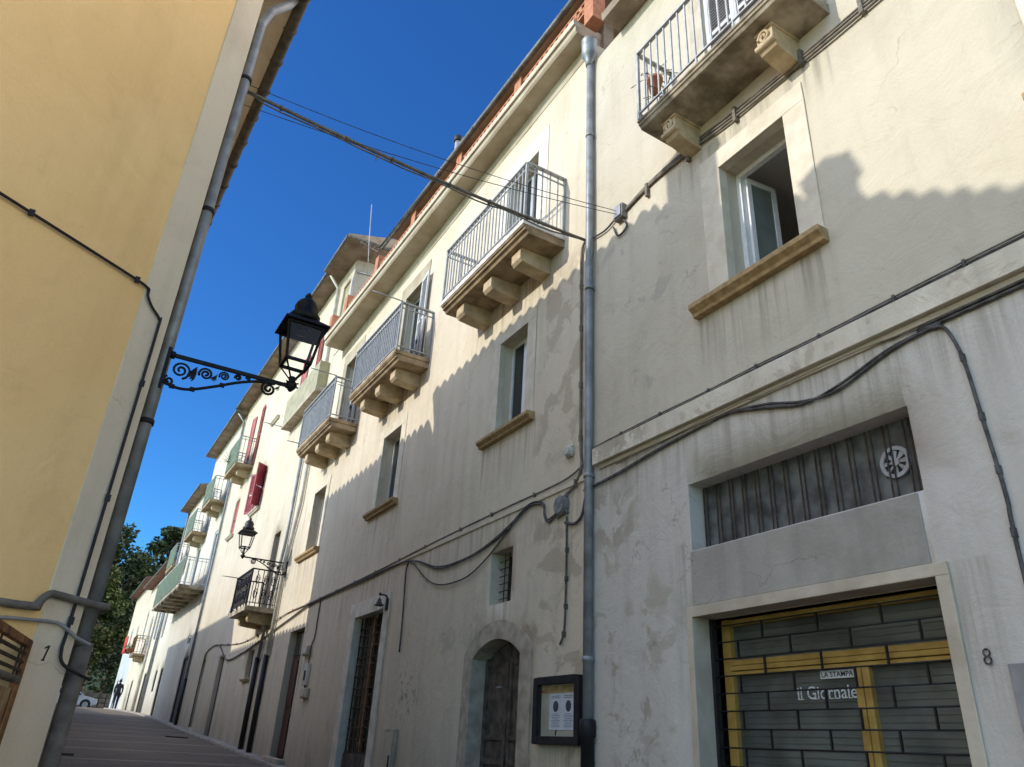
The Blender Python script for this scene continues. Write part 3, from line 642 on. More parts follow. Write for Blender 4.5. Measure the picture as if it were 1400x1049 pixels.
for (r0, r1, xa, xb) in ((0.095, 0.125, 0.0, 0.022),):
    for i in range(n):
        t0, t1 = 2 * math.pi * i / n, 2 * math.pi * (i + 1) / n
        P = lambda r, t, x: (c.x + x, c.y + r * math.cos(t), c.z + r * math.sin(t))
        ring.face([P(r0, t0, xa), P(r1, t0, xa), P(r1, t1, xa), P(r0, t1, xa)]); ring.face([P(r1, t0, xa), P(r1, t0, xb), P(r1, t1, xb), P(r1, t1, xa)]); ring.face([P(r0, t0, xa), P(r0, t1, xa), P(r0, t1, xb), P(r0, t0, xb)])
ring.build('ring', M['fan'], fan)
bld = MB()
for i in range(8):
    t = 2 * math.pi * i / 8; u = Vector((0, math.cos(t), math.sin(t))); v = Vector((0.35, -math.sin(t), math.cos(t))).normalized()
    q = c + Vector((0.012, 0, 0)); bld.face([q + u * 0.028 - v * 0.008, q + u * 0.096 - v * 0.02, q + u * 0.096 + v * 0.022, q + u * 0.028 + v * 0.008])
bld.tube([c + Vector((0.0, 0, 0)), c + Vector((0.02, 0, 0))], 0.032, 14)
bld.build('blades', M['fan'], fan)
BX(c.x + 0.022, c.x + 0.026, c.y - 0.1, c.y + 0.1, c.z - 0.1, c.z + 0.1).build('dark_back', M['castiron'], fan)
lettering('house_number', '8', H, FX - 0.014, 2.77, 0.645, 0.055, 0.10, M['fadedink'], 0.002, 0.0)
BX(FX - 0.03, FX + 0.05, 1.95, 2.625, -0.6, 0.645).build('wall_plate', M['plate'], H, 0.004)

# ------------------------------------------------------------------ house 2: beige house with three balconies
Hb = thing('town_house', (FX, 13.4, gz(13.4)), 'beige house with three grey balconies in a row and an arched wooden door below', 'house')
wm = MB(); Y0, Y1 = 6.872, 19.98
doors = [8.97, 13.72, 17.8]
holes = [(8.55, 9.40, 4.34, 5.95, 0.32), (13.45, 14.42, 4.30, 5.93, 0.32), (18.30, 19.30, 4.29, 5.93, 0.32), (8.68, 9.27, 1.80, 2.52, 0.34), (8.26, 9.68, -2.0, 1.375, 0.33), (13.16, 14.66, -1.5, 2.24, 0.20), (18.12, 19.34, -1.2, 2.42, 0.2)]
holes += [(c - 0.5, c + 0.5, 6.98, 9.35, 0.25) for c in doors]
facade(wm, FX, Y0, Y1, -2.4, 10.36, holes, 0.42, 0.009); shell(wm, FX, FX + D2, Y0, Y1, -2.4, 10.36); wm.build('wall', M['h2'], Hb)
mb = MB(); mb.prism([(FX + 0.05, 6.95, 2.99), (FX - 0.022, 6.95, 2.99), (FX - 0.025, 6.95, 3.06), (FX + 0.05, 6.95, 3.075)], (0, 13.0, -0.06)); mb.build('string_course', M['h2'], Hb, 0.006)
# windows of the middle floor
for (a, b_, z0, z1, sa, sb) in ((8.55, 9.40, 4.34, 5.95, 8.26, 9.80), (13.45, 14.42, 4.30, 5.93, 13.18, 14.78), (18.30, 19.30, 4.29, 5.93, 18.06, 19.82)):
    w = casement(Hb, a, b_, z0, z1, FX + 0.22)
    surround(a, b_, z0, z1, a - 0.24, b_ + 0.24, z0, z1 + 0.2, FX - 0.014, FX + 0.1).build('stone_frame', M['palestone'], w, 0.006)
    sill(w, sa, sb, z0 - 0.115, z0 + 0.005, 0.13)
# small barred window
w = sub('grated_window', Hb, (FX, 8.97, 1.8)); BX(FX + 0.30, FX + 0.31, 8.68, 9.27, 1.80, 2.52).build('pane', M['glass'], w); mb = MB()
for i in range(1, 5): mb.tube([(FX + 0.16, 8.68 + 0.118 * i, 1.80), (FX + 0.16, 8.68 + 0.118 * i, 2.52)], 0.007, 6)
for i in range(1, 7): mb.tube([(FX + 0.15, 8.68, 1.80 + 0.103 * i), (FX + 0.15, 9.27, 1.80 + 0.103 * i)], 0.006, 6)
mb.build('grille', M['rustdark'], w)
# arched doorway
w = sub('arched_door', Hb, (FX, 8.97, -1.6))
def arc_pts(y0, y1, zs, za, n=16):
    ym, hw = (y0 + y1) / 2, (y1 - y0) / 2; k = za - zs; r = (hw * hw + k * k) / (2 * k); zc = za - r; a = math.asin(hw / r)
    return [(ym + r * math.sin(-a + 2 * a * i / n), zc + r * math.cos(-a + 2 * a * i / n)) for i in range(n + 1)]
inn = arc_pts(8.34, 9.60, 1.13, 1.345); out = arc_pts(8.07, 9.84, 1.20, 1.58); zb = -1.7; mb = MB()
ring_in = [(8.34, zb)] + inn + [(9.60, zb)]; ring_out = [(8.07, zb)] + out + [(9.84, zb)]
for i in range(len(ring_in) - 1):
    (a, za), (b_, zb_) = ring_in[i], ring_in[i + 1]; (c_, zc_), (d_, zd_) = ring_out[i], ring_out[i + 1]; xf = FX - 0.025
    mb.face([(xf, a, za), (xf, b_, zb_), (xf, d_, zd_), (xf, c_, zc_)]); mb.face([(xf, a, za), (FX + 0.32, a, za), (FX + 0.32, b_, zb_), (xf, b_, zb_)]); mb.face([(xf, c_, zc_), (xf, d_, zd_), (FX + 0.05, d_, zd_), (FX + 0.05, c_, zc_)])
mb.build('stone_arch', M['stonegrey'], w)
dm = MB(); xd = FX + 0.22
BX(xd + 0.03, xd + 0.06, 8.3, 9.64, zb, 1.36).build('door_back', M['castiron'], w)
for (ya, yb) in ((8.34, 8.95), (8.985, 9.60)):                     # two leaves of boards with rails, the top following the arch
    nb = 4
    for i in range(nb):
        p = ya + (yb - ya) * i / nb + 0.004; q = ya + (yb - ya) * (i + 1) / nb - 0.004
        zt = min(1.345 - 0.215 * ((p + q) / 2 - 8.97) ** 2 / 0.397, 1.33)
        dm.box(xd, xd + 0.03, p, q, zb, zt - 0.02)
    for (z0, z1) in ((0.16, 0.22), (-0.12, -0.05)): dm.box(xd - 0.025, xd, ya, yb, z0, z1)
    dm.bar((xd - 0.012, ya + 0.02, 0.95), (xd - 0.012, yb - 0.02, 1.12), 0.03, 0.07)
    dm.box(xd - 0.028, xd, ya, ya + 0.07, zb, 1.1); dm.box(xd - 0.028, xd, yb - 0.07, yb, zb, 1.12)
dm.build('leaf', M['oldwood'], w, 0.003)
mb = MB(); mb.tube([(xd - 0.06, 9.1, 0.78), (xd - 0.06, 9.2, 0.78)], 0.012, 8); mb.box(xd - 0.06, xd, 9.14, 9.16, 0.77, 0.79); mb.build('handle', M['plate'], w)
# doorway with white trim and barred, glazed door
w = sub('grille_door', Hb, (FX, 13.9, -1.4))
surround(13.16, 14.66, -1.5, 2.24, 12.92, 14.97, -1.5, 2.51, FX - 0.03, FX + 0.1).build('lintel_frame', M['lintel'], w, 0.008)
BX(FX + 0.185, FX + 0.2, 13.163, 14.657, -1.5, 2.237).build('pane', M['glassbrown'], w); mb = MB()
for i in range(0, 8): y = 13.18 + 1.46 * i / 7; mb.box(FX + 0.125, FX + 0.145, y - 0.012, y + 0.012, -0.6, 2.23)
z = -0.1; k = 0
while z < 2.2: mb.box(FX + 0.117, FX + 0.137, 13.17, 14.65, z - 0.011, z + 0.011); k += 1; z += 0.20 if k % 3 else 0.13
mb.build('grille', M['rustdark'], w)
mb = MB(); mb.box(FX + 0.10, FX + 0.16, 13.17, 14.65, -1.45, -0.12)
for k in range(7): mb.box(FX + 0.085, FX + 0.10, 13.2, 14.62, -1.35 + 0.17 * k, -1.25 + 0.17 * k)
mb.build('lower_panel', M['oldwood'], w); BX(FX + 0.11, FX + 0.155, 13.86, 13.94, -0.1, 2.23).build('meeting_post', M['rust'], w)
# far dark red door
w = sub('front_door', Hb, (FX, 18.7, -1.0)); mb = MB()
surround(18.12, 19.34, -1.2, 2.42, 17.98, 19.46, -1.2, 2.52, FX - 0.008, FX + 0.1).build('stone_frame', M['h2'], w, 0.004)
mb.box(FX + 0.16, FX + 0.198, 18.123, 19.34, -1.2, 2.42)
for (a, b_) in ((18.2, 18.68), (18.78, 19.26)):
    for (z0, z1) in ((-0.3, 0.6), (0.75, 1.75)): mb.box(FX + 0.135, FX + 0.16, a, b_, z0, z1)
mb.build('leaf', M['dkwood'], w, 0.006); BX(FX + 0.14, FX + 0.158, 18.2, 19.26, 1.87, 2.36).build('pane', M['glass'], w)
mb = MB(); mb.prism([(4.82, 18.0, gz(18) - 0.3), (5.02, 18.0, gz(18) - 0.3), (5.02, 18.0, gz(18) + 0.16), (4.82, 18.0, gz(18) + 0.16)], (0, 1.45, 0.05)); mb.build('doorstep', M['stonegrey'], Hb, 0.01)
# balconies and their doors
for k, (c, y0, y1) in enumerate(((8.97, 7.62, 10.36), (13.72, 12.42, 15.04), (17.8, 16.52, 19.2))):
    w = sub('balcony_door', Hb, (FX, c, 6.98))
    surround(c - 0.5, c + 0.5, 6.98, 9.35, c - 0.80, c + 0.80, 6.98, 9.72, FX - 0.012, FX + 0.1).build('stone_frame', M['lintel'] if k == 0 else M['cornice'], w, 0.004)
    fr = MB(); fr.box(FX + 0.2, FX + 0.25, c - 0.5, c - 0.42, 6.98, 9.35); fr.box(FX + 0.2, FX + 0.25, c + 0.42, c + 0.5, 6.98, 9.35); fr.box(FX + 0.2, FX + 0.25, c - 0.42, c + 0.42, 9.25, 9.35); fr.box(FX + 0.19, FX + 0.25, c - 0.05, c + 0.05, 7.0, 9.25); fr.box(FX + 0.2, FX + 0.25, c - 0.42, c + 0.42, 6.98, 7.35)
    fr.build('frame', M['rail'], w, 0.004); BX(FX + 0.225, FX + 0.235, c - 0.45, c + 0.45, 7.3, 9.3).build('pane', M['glass'], w)
    if k: louvre(Hb, 'shutter', (FX - 0.03, c - 0.5), (-0.12, -1), 0.48, 7.02, 9.3, M['louvre'], M['louvre'], step=0.06)
    hk = MB(); hk.tube([(FX, c - 0.72, 7.62), (FX - 0.09, c - 0.72, 7.62)], 0.008, 6); hk.box(FX - 0.10, FX - 0.08, c - 0.76, c - 0.68, 7.59, 7.66); hk.build('shutter_hook', M['castiron'], w)
    b = sub('balcony', Hb, (FX, c, 6.78)); mb = MB(); xo = 4.27
    mb.box(xo, FX + 0.1, y0 - 0.02, y1 + 0.02, 6.905, 6.99); mb.build('slab', M['slabwhite'] if k == 0 else M['slab'], b, 0.006)
    mb = MB(); mb.prism([(FX + 0.1, y0, 6.775), (xo + 0.11, y0, 6.775), (xo + 0.085, y0, 6.82), (xo + 0.045, y0, 6.835), (xo + 0.04, y0, 6.868), (xo + 0.015, y0, 6.878), (xo + 0.012, y0, 6.902), (FX + 0.1, y0, 6.902)], (0, y1 - y0, 0)); mb.build('slab_moulding', M['slab'], b, 0.005)
    railing('railing', b, y0 + 0.01, y1 - 0.01, xo + 0.03, 6.99, 8.07, M['rail'], 0.115, 0.017, wide=0.06)
    if k:
        sc = MB(); y = y0 + 0.05
        while y < y1 - 0.06: sc.box(xo + 0.048, xo + 0.058, y, y + 0.035, 7.12, 8.0); y += 0.041
        sc.box(xo + 0.059, xo + 0.062, y0 + 0.04, y1 - 0.05, 7.11, 8.01)
        sc.build('screen', M['screen'], b)
        mb = MB(); mb.tube([(xo + 0.03, y0 + 0.01, 8.1), (xo - 0.62, y0 + 0.03, 8.12)], 0.014, 6); mb.build('line_bracket', M['rail'], b); mb = MB(); mb.tube([(xo + 0.03, y1 - 0.03, 7.15), (xo - 0.3, y1 - 0.03, 7.16)], 0.012, 6); mb.build('line_bracket', M['rail'], b)
    for yc in (y0 + 0.48, (y0 + y1) / 2, y1 - 0.42): corbel(b, yc, 0.26, 4.47, 6.775, 0.27, M['corbel'])
# cornice, terracotta parapet piers, roof and gutter along the top, all falling slightly up the street
cz = lambda y: 10.50 - 0.035 * (y - 7.0)
co = lambda y: 4.65 - 0.019 * (y - 7.0)
def ribbon(mb, prof, ya, yb, n=8):
    """sweep a profile (functions of y giving x, z) along the street"""
    for i in range(n):
        a = ya + (yb - ya) * i / n; b_ = ya + (yb - ya) * (i + 1) / n; A = prof(a); B = prof(b_)
        for k in range(len(A)):
            l = (k + 1) % len(A); mb.face([(A[k][0], a, A[k][1]), (A[l][0], a, A[l][1]), (B[l][0], b_, B[l][1]), (B[k][0], b_, B[k][1])])
    for y in (ya, yb): mb.face([(p[0], y, p[1]) for p in prof(y)])
    return mb
mb = MB(); ribbon(mb, lambda y: [(FX + 0.3, cz(y) - 0.25), (FX - 0.01, cz(y) - 0.25), (FX - 0.03, cz(y)), (co(y) + 0.05, cz(y) + 0.01), (co(y) + 0.02, cz(y) + 0.05), (co(y) + 0.02, cz(y) + 0.16), (FX + 0.3, cz(y) + 0.16)], 6.95, 18.95); mb.build('cornice', M['cornice'], Hb)
mb = MB(); ribbon(mb, lambda y: [(co(y) - 0.02, cz(y) + 0.163), (co(y) - 0.025, cz(y) + 0.275), (FX + 0.3, cz(y) + 0.29), (FX + 0.3, cz(y) + 0.163)], 6.95, 18.95); mb.build('cornice_lip', M['stone'], Hb)
ct = lambda y: cz(y) + 0.285
rz = lambda y: ct(y) + 0.40 + 0.018 * (y - 8.0)                  # underside of the roof edge above the parapet
for y in (6.62, 8.78, 11.06, 13.28, 15.45, 17.62, 18.85):
    mb = MB(); zb_ = ct(y) if y > 7 else 10.42; mb.box(co(y) + 0.03, co(y) + 0.27, y - 0.12, y + 0.12, zb_, rz(y) + 0.06); mb.build('brick_pier', M['terracotta'], Hb, 0.006)
for (a, b_) in ((6.76, 8.64), (8.92, 10.92), (11.2, 13.14), (13.42, 15.31), (15.59, 17.48)):
    mb = MB()
    for r in range(2):                                            # open brick lattice, two courses, between thin rails
        y = a + (0.09 if r else 0)
        while y < b_ - 0.05:
            z = ct(y) + 0.055 + r * 0.125; mb.obox((co(y) + 0.12, y + 0.05, z + 0.045), (0.05, 0, 0), (0, 0.042, 0.026 if r else -0.026), (0, -0.012, 0.033)); y += 0.15
    for h in (0.0, 0.128, 0.256):
        mb.prism([(co(a) + 0.07, a, ct(a) + h + 0.004), (co(a) + 0.18, a, ct(a) + h + 0.004), (co(a) + 0.18, a, ct(a) + h + 0.046), (co(a) + 0.07, a, ct(a) + h + 0.046)], (co(b_) - co(a), b_ - a, ct(b_) - ct(a)))
    mb.build('brick_lattice', M['terracotta'], Hb)
mb = MB(); ribbon(mb, lambda y: [(co(y) + 0.0, rz(y)), (co(y) - 0.02, rz(y) + 0.07), (FX + 4.2, rz(y) + 1.35), (FX + 4.2, rz(y) + 1.2), (FX + 0.4, rz(y))], 6.4, 14.45); ribbon(mb, lambda y: [(FX + 4.2, rz(y) + 1.2), (FX + 4.2, rz(y) + 1.35), (FX + D2 + 0.2, rz(y) + 0.2), (FX + D2, rz(y))], 6.4, 14.45)
mb.build('roof', M['cornice2'], Hb)
mb = MB(); mb.box(FX + 0.2, FX + 0.4, 6.9, 14.4, 10.3, 11.1); mb.build('loggia_back_wall', M['soffit'], Hb)
mb = MB(); mb.tube([(co(y) - 0.04, y, rz(y) + 0.045) for y in (6.4, 9, 12, 15, 14.45)], 0.055, 12)
for i in range(5):
    y = 7.2 + i * 1.55; mb.tube([(co(y) - 0.04, y - 0.015, rz(y) + 0.045), (co(y) - 0.04, y + 0.015, rz(y) + 0.045)], 0.064, 12)
mb.build('roof_gutter', M['gutter'], Hb)
mb = MB(); mb.tube([(4.95, 12.05, 11.2), (4.95, 12.05, 12.42)], 0.065, 12); f_ = mb.build('chimney_flue', M['pipeflue'], Hb)
mb = MB(); mb.lathe((4.95, 12.05, 12.42), [(0.085, 0), (0.10, 0.02), (0.10, 0.13), (0.06, 0.16)], 12); mb.build('cowl', M['castiron'], f_)
# downpipe between houses 1 and 2
dp = thing('downpipe', (4.92, 6.87, gz(6.87)), 'tall grey downpipe with a funnel head between the cream shop house and the beige house', 'downpipe')
pipe('upper_pipe', [(4.925, 6.90, 10.0), (4.925, 6.885, 7.0), (4.925, 6.865, 4.0), (4.925, 6.85, 0.36)], 0.052, M['zinc'], dp, ((4.925, 6.89, 8.35), (4.925, 6.868, 5.62), (4.925, 6.86, 2.99), (4.925, 6.853, 0.95)))
mb = MB(); mb.lathe((4.91, 6.90, 9.82), [(0.055, 0), (0.06, 0.1), (0.10, 0.2), (0.125, 0.24), (0.125, 0.50), (0.132, 0.51), (0.132, 0.55), (0.118, 0.55)], 16); mb.build('funnel_head', M['zinc'], dp)
mb = MB(); mb.lathe((4.925, 6.85, gz(6.85) - 0.1), [(0.068, 0), (0.068, 0.36 - gz(6.85) - 0.06), (0.085, 0.36 - gz(6.85) - 0.05), (0.085, 0.36 - gz(6.85) + 0.1), (0.07, 0.36 - gz(6.85) + 0.11)], 14); mb.build('cast_iron_foot', M['castiron'], dp)

# ------------------------------------------------------------------ house 3: tall ivory house with red shutters
Hc = thing('town_house', (FX, 26.7, gz(26.7)), 'tall ivory house with red shutters and a black iron balcony beyond the beige house', 'house')
wm = MB(); Y0, Y1 = 19.984, 33.38
hl = [(22.45, 23.2, 3.2, 5.62, 0.14), (22.95, 23.62, 1.55, 2.3, 0.14), (27.0, 27.85, -0.6, 2.42, 0.14), (30.4, 30.95, 0.3, 2.5, 0.12), (26.6, 27.6, 7.3, 8.82, 0.2), (30.6, 31.35, 7.15, 8.6, 0.2), (29.7, 30.7, 9.65, 12.2, 0.2), (26.3, 27.0, 10.65, 12.1, 0.2), (21.9, 22.9, 9.4, 11.7, 0.2)]
facade(wm, FX, Y0, Y1, -1.5, 10.4, [h for h in hl if h[3] < 10], 0.6, 0.012)
facade(wm, FX, 19.25, Y1, 10.4, 13.5, [(19.5, 20.15, 11.35, 12.9, 0.08)], 0.6, 0.008)
shell(wm, FX, FX + 9, Y0, Y1, -1.5, 10.4); shell(wm, FX, FX + 9, 19.25, Y1, 10.4, 13.5)
wm.build('wall', M['h3'], Hc)
BX(FX + 0.02, FX + 5, 19.225, 19.248, 10.5, 13.45).build('side_wall_render', M['grey_render'], Hc)
rf = MB()
for (ya, yb, xe, ze) in ((18.24, 20.5, 4.40, 13.45), (20.503, 40.7, 4.52, 13.47)):
    y_hi = min(yb, 33.6)
    rf.prism([(xe, ya, ze), (xe - 0.02, ya, ze + 0.10), (FX + 4.5, ya, ze + 1.5), (FX + 4.5, ya, ze + 1.38), (FX + 0.3, ya, ze)], (0, y_hi - ya, 0)); rf.prism([(FX + 4.5, ya, ze + 1.38), (FX + 4.5, ya, ze + 1.5), (FX + 9.4, ya, ze + 0.1), (FX + 9.4, ya, ze)], (0, y_hi - ya, 0))
rf.build('roof', M['soffit'], Hc)
gt = MB(); gt.tube([(4.40, 18.3, 13.5), (4.40, 20.5, 13.5)], 0.06, 10); gt.tube([(4.40, 18.27, 13.5), (6.4, 18.27, 13.5), (9, 18.27, 14.3)], 0.055, 10); gt.tube([(4.50, 20.45, 13.52), (4.50, 33.55, 13.52)], 0.06, 10)
for i in range(9): gt.tube([(4.50, 21.6 + i * 1.5, 13.52), (4.50, 21.63 + i * 1.5, 13.52)], 0.072, 10)
gt.build('roof_gutter', M['gutter'], Hc)
pipe('side_pipe', [(4.98, 19.18, 10.9), (4.98, 19.18, 12.7), (5.05, 19.19, 13.0), (5.6, 19.19, 13.05)], 0.035, M['zinc'], Hc)
pipe('downpipe', [(4.6, 20.55, 13.45), (4.93, 20.62, 13.1), (4.93, 20.5, 9.5), (4.93, 20.45, 6.0), (4.93, 21.0, 4.2), (4.93, 21.0, 2.0)], 0.05, M['palepipe'], Hc)
pipe('downpipe', [(4.93, 21.32, 7.6), (4.93, 21.35, 5.0), (4.93, 21.8, 3.5), (4.93, 22.0, 2.0)], 0.045, M['zinc'], Hc)
for y in (21.15, 22.1): pipe('downpipe_foot', [(4.93, y, 2.02), (4.93, y, gz(y) - 0.1)], 0.062, M['castiron'], Hc)
BX(FX + 0.05, FX + 0.07, 19.52, 20.13, 11.37, 12.88).build('blind_panel', M['olive'], Hc)
def red_window(house, y0, y1, z0, z1, mat, mode, z_sill=True):
    w = sub('window', house, (FX, (y0 + y1) / 2, z0)); ym = (y0 + y1) / 2
    BX(FX + 0.14, FX + 0.15, y0, y1, z0, z1).build('pane', M['glass'], w)
    fr = MB(); fr.box(FX + 0.10, FX + 0.139, y0, y0 + 0.06, z0, z1); fr.box(FX + 0.10, FX + 0.139, y1 - 0.06, y1, z0, z1); fr.box(FX + 0.10, FX + 0.139, ym - 0.04, ym + 0.04, z0, z1); fr.box(FX + 0.10, FX + 0.139, y0 + 0.06, ym - 0.04, z1 - 0.06, z1); fr.box(FX + 0.10, FX + 0.139, ym + 0.04, y1 - 0.06, z1 - 0.06, z1); fr.build('frame', M['white'], w)
    hw = (y1 - y0) / 2
    if z_sill: sill(w, y0 - 0.18, y1 + 0.18, z0 - 0.12, z0 - 0.004, 0.12, M['stone'])
    if mode == 'closed': louvre(house, 'shutter', (FX + 0.06, y0), (0, 1), hw, z0, z1, mat, mat, step=0.09); louvre(house, 'shutter', (FX + 0.06, ym), (0, 1), hw, z0, z1, mat, mat, step=0.09)
    if mode == 'open': louvre(house, 'shutter', (FX - 0.03, y0), (-0.06, -1), hw, z0, z1, mat, mat, step=0.09); louvre(house, 'shutter', (FX - 0.03, y1), (-0.10, 1), hw, z0, z1, mat, mat, step=0.09)
    if mode == 'ajar': louvre(house, 'shutter', (FX - 0.01, y0), (-0.80, -0.60), hw * 0.85, z0, z1, mat, mat, step=0.06); louvre(house, 'shutter', (FX - 0.01, y1), (-0.45, 0.89), hw * 0.85, z0, z1, mat, mat, step=0.06)
    return w
red_window(Hc, 26.6, 27.6, 7.3, 8.82, M['crimson'], 'ajar'); red_window(Hc, 30.6, 31.35, 7.15, 8.6, M['pinkred'], 'closed')
red_window(Hc, 29.7, 30.7, 9.65, 12.2, M['pinkred'], 'open', False); red_window(Hc, 26.3, 27.0, 10.65, 12.1, M['crimson'], 'closed'); red_window(Hc, 21.9, 22.9, 9.4, 11.7, M['pinkred'], 'open', False)
b = sub('balcony', Hc, (FX, 22, 9.25)); BX(4.68, FX + 0.05, 20.15, 23.9, 9.24, 9.37).build('slab', M['stonegrey'], b, 0.008)
mb = MB(); mb.box(4.70, 4.73, 20.2, 23.85, 9.372, 10.25); mb.box(4.73, FX, 23.82, 23.85, 9.372, 10.25); mb.box(4.73, FX, 20.2, 20.23, 9.372, 10.25); mb.build('parapet_panel', M['olive'], b)
def small_balcony(house, y0, y1, z, p, rail_h, slab_mat, rail_mat, netting=None, corb=2, ornate=False, gap=0.14, thick=0.13, cm=None):
    b = sub('balcony', house, (FX, (y0 + y1) / 2, z)); xo = FX - p
    BX(xo, FX + 0.05, y0, y1, z - thick, z).build('slab', slab_mat, b, 0.012)
    railing('railing', b, y0 + 0.03, y1 - 0.03, xo + 0.03, z, z + rail_h, rail_mat, gap, 0.02, rails2=not ornate, wide=0.045)
    for i in range(corb): corbel(b, y0 + (y1 - y0) * ((i + 0.5) / corb if corb > 1 else 0.5), 0.22, xo + 0.22, z - thick, 0.26, cm or M['corbel'])
    if netting:
        mb = MB(); y = y0 + 0.05
        while y < y1 - 0.1: mb.box(xo + 0.002, xo + 0.008, y, y + 0.05, z + 0.06, z + rail_h - 0.03); y += 0.054
        mb.box(xo + 0.0085, xo + 0.0115, y0 + 0.04, y1 - 0.04, z + 0.05, z + rail_h - 0.04); mb.build('netting', netting, b)
    if ornate:
        mb = MB(); y = y0 + 0.18
        while y < y1 - 0.1:
            for zc in (z + 0.32, z + 0.7):
                mb.tube([(xo + 0.03, y + 0.075 * math.cos(a * 0.5) * (1 - a / 30), zc + 0.15 * math.sin(a * 0.5) * (1 - a / 30)) for a in range(22)], 0.011, 5)
            y += 0.19
        for x in (xo + 0.2, xo + 0.42, xo + 0.62):
            for zc in (z + 0.32, z + 0.7): mb.tube([(x + 0.06 * math.cos(a * 0.5) * (1 - a / 30), y0 + 0.03, zc + 0.15 * math.sin(a * 0.5) * (1 - a / 30)) for a in range(22)], 0.011, 5)
        mb.build('iron_scrolls', rail_mat, b)
    return b
small_balcony(Hc, 21.42, 23.4, 3.22, 0.80, 0.98, M['slabdirty'], M['black'], None, 2, True)
bb = small_balcony(Hc, 29.3, 31.4, 9.62, 0.7, 1.1, M['slab'], M['rail'], M['green'], 2)
mb = MB(); mb.tube([(4.2, 23.2, 4.2), (3.75, 23.3, 4.22)], 0.014, 6); mb.build('line_bracket', M['rail'], Hc); mb = MB(); mb.tube([(4.7, 23.85, 9.33), (4.1, 23.85, 9.34)], 0.016, 6); mb.build('line_bracket', M['rail'], Hc)
w = sub('balcony_door', Hc, (FX, 22.8, 3.2)); BX(FX + 0.11, FX + 0.135, 22.453, 23.2, 3.2, 5.62).build('leaf', M['brownwood'], w)
w = sub('window', Hc, (FX, 23.3, 1.55)); BX(FX + 0.12, FX + 0.13, 22.953, 23.62, 1.55, 2.3).build('pane', M['glass'], w); sill(w, 22.85, 23.75, 1.47, 1.548, 0.1, M['stone'])
w = sub('front_door', Hc, (FX, 27.4, -0.6)); mb = MB(); mb.box(FX + 0.11, FX + 0.135, 27.003, 27.847, -0.6, 2.417); [mb.box(FX + 0.095, FX + 0.11, a, a + 0.26, z, z + 0.8) for a in (27.06, 27.42) for z in (0.1, 1.1)]; mb.build('leaf', M['brownwood'], w)
w = sub('slit_window', Hc, (FX, 30.6, 1.0)); BX(FX + 0.09, FX + 0.1, 30.403, 30.947, 0.303, 2.497).build('pane', M['glass'], w)

an = thing('antenna', (4.95, 18.1, 12.3), 'thin metal mast antenna standing up past the eave corner of the tall ivory house', 'antenna')
mb = MB(); mb.tube([(5.08, 18.1, 12.3), (4.97, 18.1, 13.4), (4.86, 18.1, 14.75)], 0.012, 6); mb.build('mast', M['plate'], an)
mb = MB(); mb.tube([(4.72, 18.1, 13.3), (5.28, 18.1, 13.16)], 0.009, 6)
for i in range(5): x = 4.76 + i * 0.12; mb.tube([(x, 17.9, 13.29 - i * 0.03), (x, 18.3, 13.29 - i * 0.03)], 0.005, 4)
mb.build('boom', M['plate'], an)

# ------------------------------------------------------------------ house 4 and 5: white houses with green-screened balconies
def plain_house(y0, y1, ztop, xe, mat, label, holes, wall_x=FX, dx=0.0, roof_mat=None, rise=1.4):
    h = thing('town_house', (wall_x, (y0 + y1) / 2, gz((y0 + y1) / 2)), label, 'house')
    wm = MB(); facade(wm, wall_x, y0, y1, gz(y0) - 0.8, ztop, holes, 0.8, 0.012); shell(wm, wall_x, wall_x + 9, y0, y1, gz(y0) - 0.8, ztop)
    wo = wm.build('wall', mat, h)
    rf = MB(); rf.prism([(xe, y0, ztop - 0.02), (xe - 0.02, y0, ztop + 0.08), (wall_x + 4.5, y0, ztop + rise), (wall_x + 4.5, y0, ztop + rise - 0.12), (wall_x + 0.3, y0, ztop - 0.02)], (0, y1 - y0 + 0.15, 0)); rf.prism([(wall_x + 4.5, y0, ztop + rise - 0.12), (wall_x + 4.5, y0, ztop + rise), (wall_x + 9.4, y0, ztop + 0.1), (wall_x + 9.4, y0, ztop)], (0, y1 - y0 + 0.15, 0))
    ro = rf.build('roof', roof_mat or M['soffit'], h); objs = [wo, ro]
    mb = MB(); mb.tube([(xe - 0.02, y0 + 0.02, ztop + 0.04), (xe - 0.02, y1 + 0.1, ztop + 0.04)], 0.06, 10); objs.append(mb.build('roof_gutter', M['gutter'], h))
    for (a, b_, z0, z1, d) in holes:
        nm = 'door' if z1 - z0 > 1.9 else 'window'; ww = sub(nm, h, (wall_x, (a + b_) / 2, z0))
        BX(wall_x + d - 0.05, wall_x + d - 0.03, a, b_, z0, z1).build('leaf' if nm == 'door' else 'pane', M['brownwood'] if (nm == 'door' and z0 < 2) else M['glass'], ww)
        fr = MB(); fr.box(wall_x + d - 0.1, wall_x + d - 0.052, a, a + 0.07, z0, z1); fr.box(wall_x + d - 0.1, wall_x + d - 0.052, b_ - 0.07, b_, z0, z1); fr.box(wall_x + d - 0.1, wall_x + d - 0.052, a + 0.07, b_ - 0.07, z1 - 0.07, z1); fr.build('frame', M['brownwood'] if z0 < 2 else M['white'], ww)
    return h
Hd = plain_house(33.385, 40.6, 13.3, 4.52, M['h4'], 'white house carrying one end of the long green balcony, with a downpipe on each side', [(34.6, 35.9, -0.2, 2.95, 0.13), (35.2, 36.0, 3.5, 3.82, 0.13), (34.45, 35.15, 5.7, 8.15, 0.13), (38.5, 39.4, 5.7, 8.2, 0.13), (34.3, 35.0, 9.4, 11.6, 0.13), (38.2, 39.0, 8.75, 11.0, 0.13)])
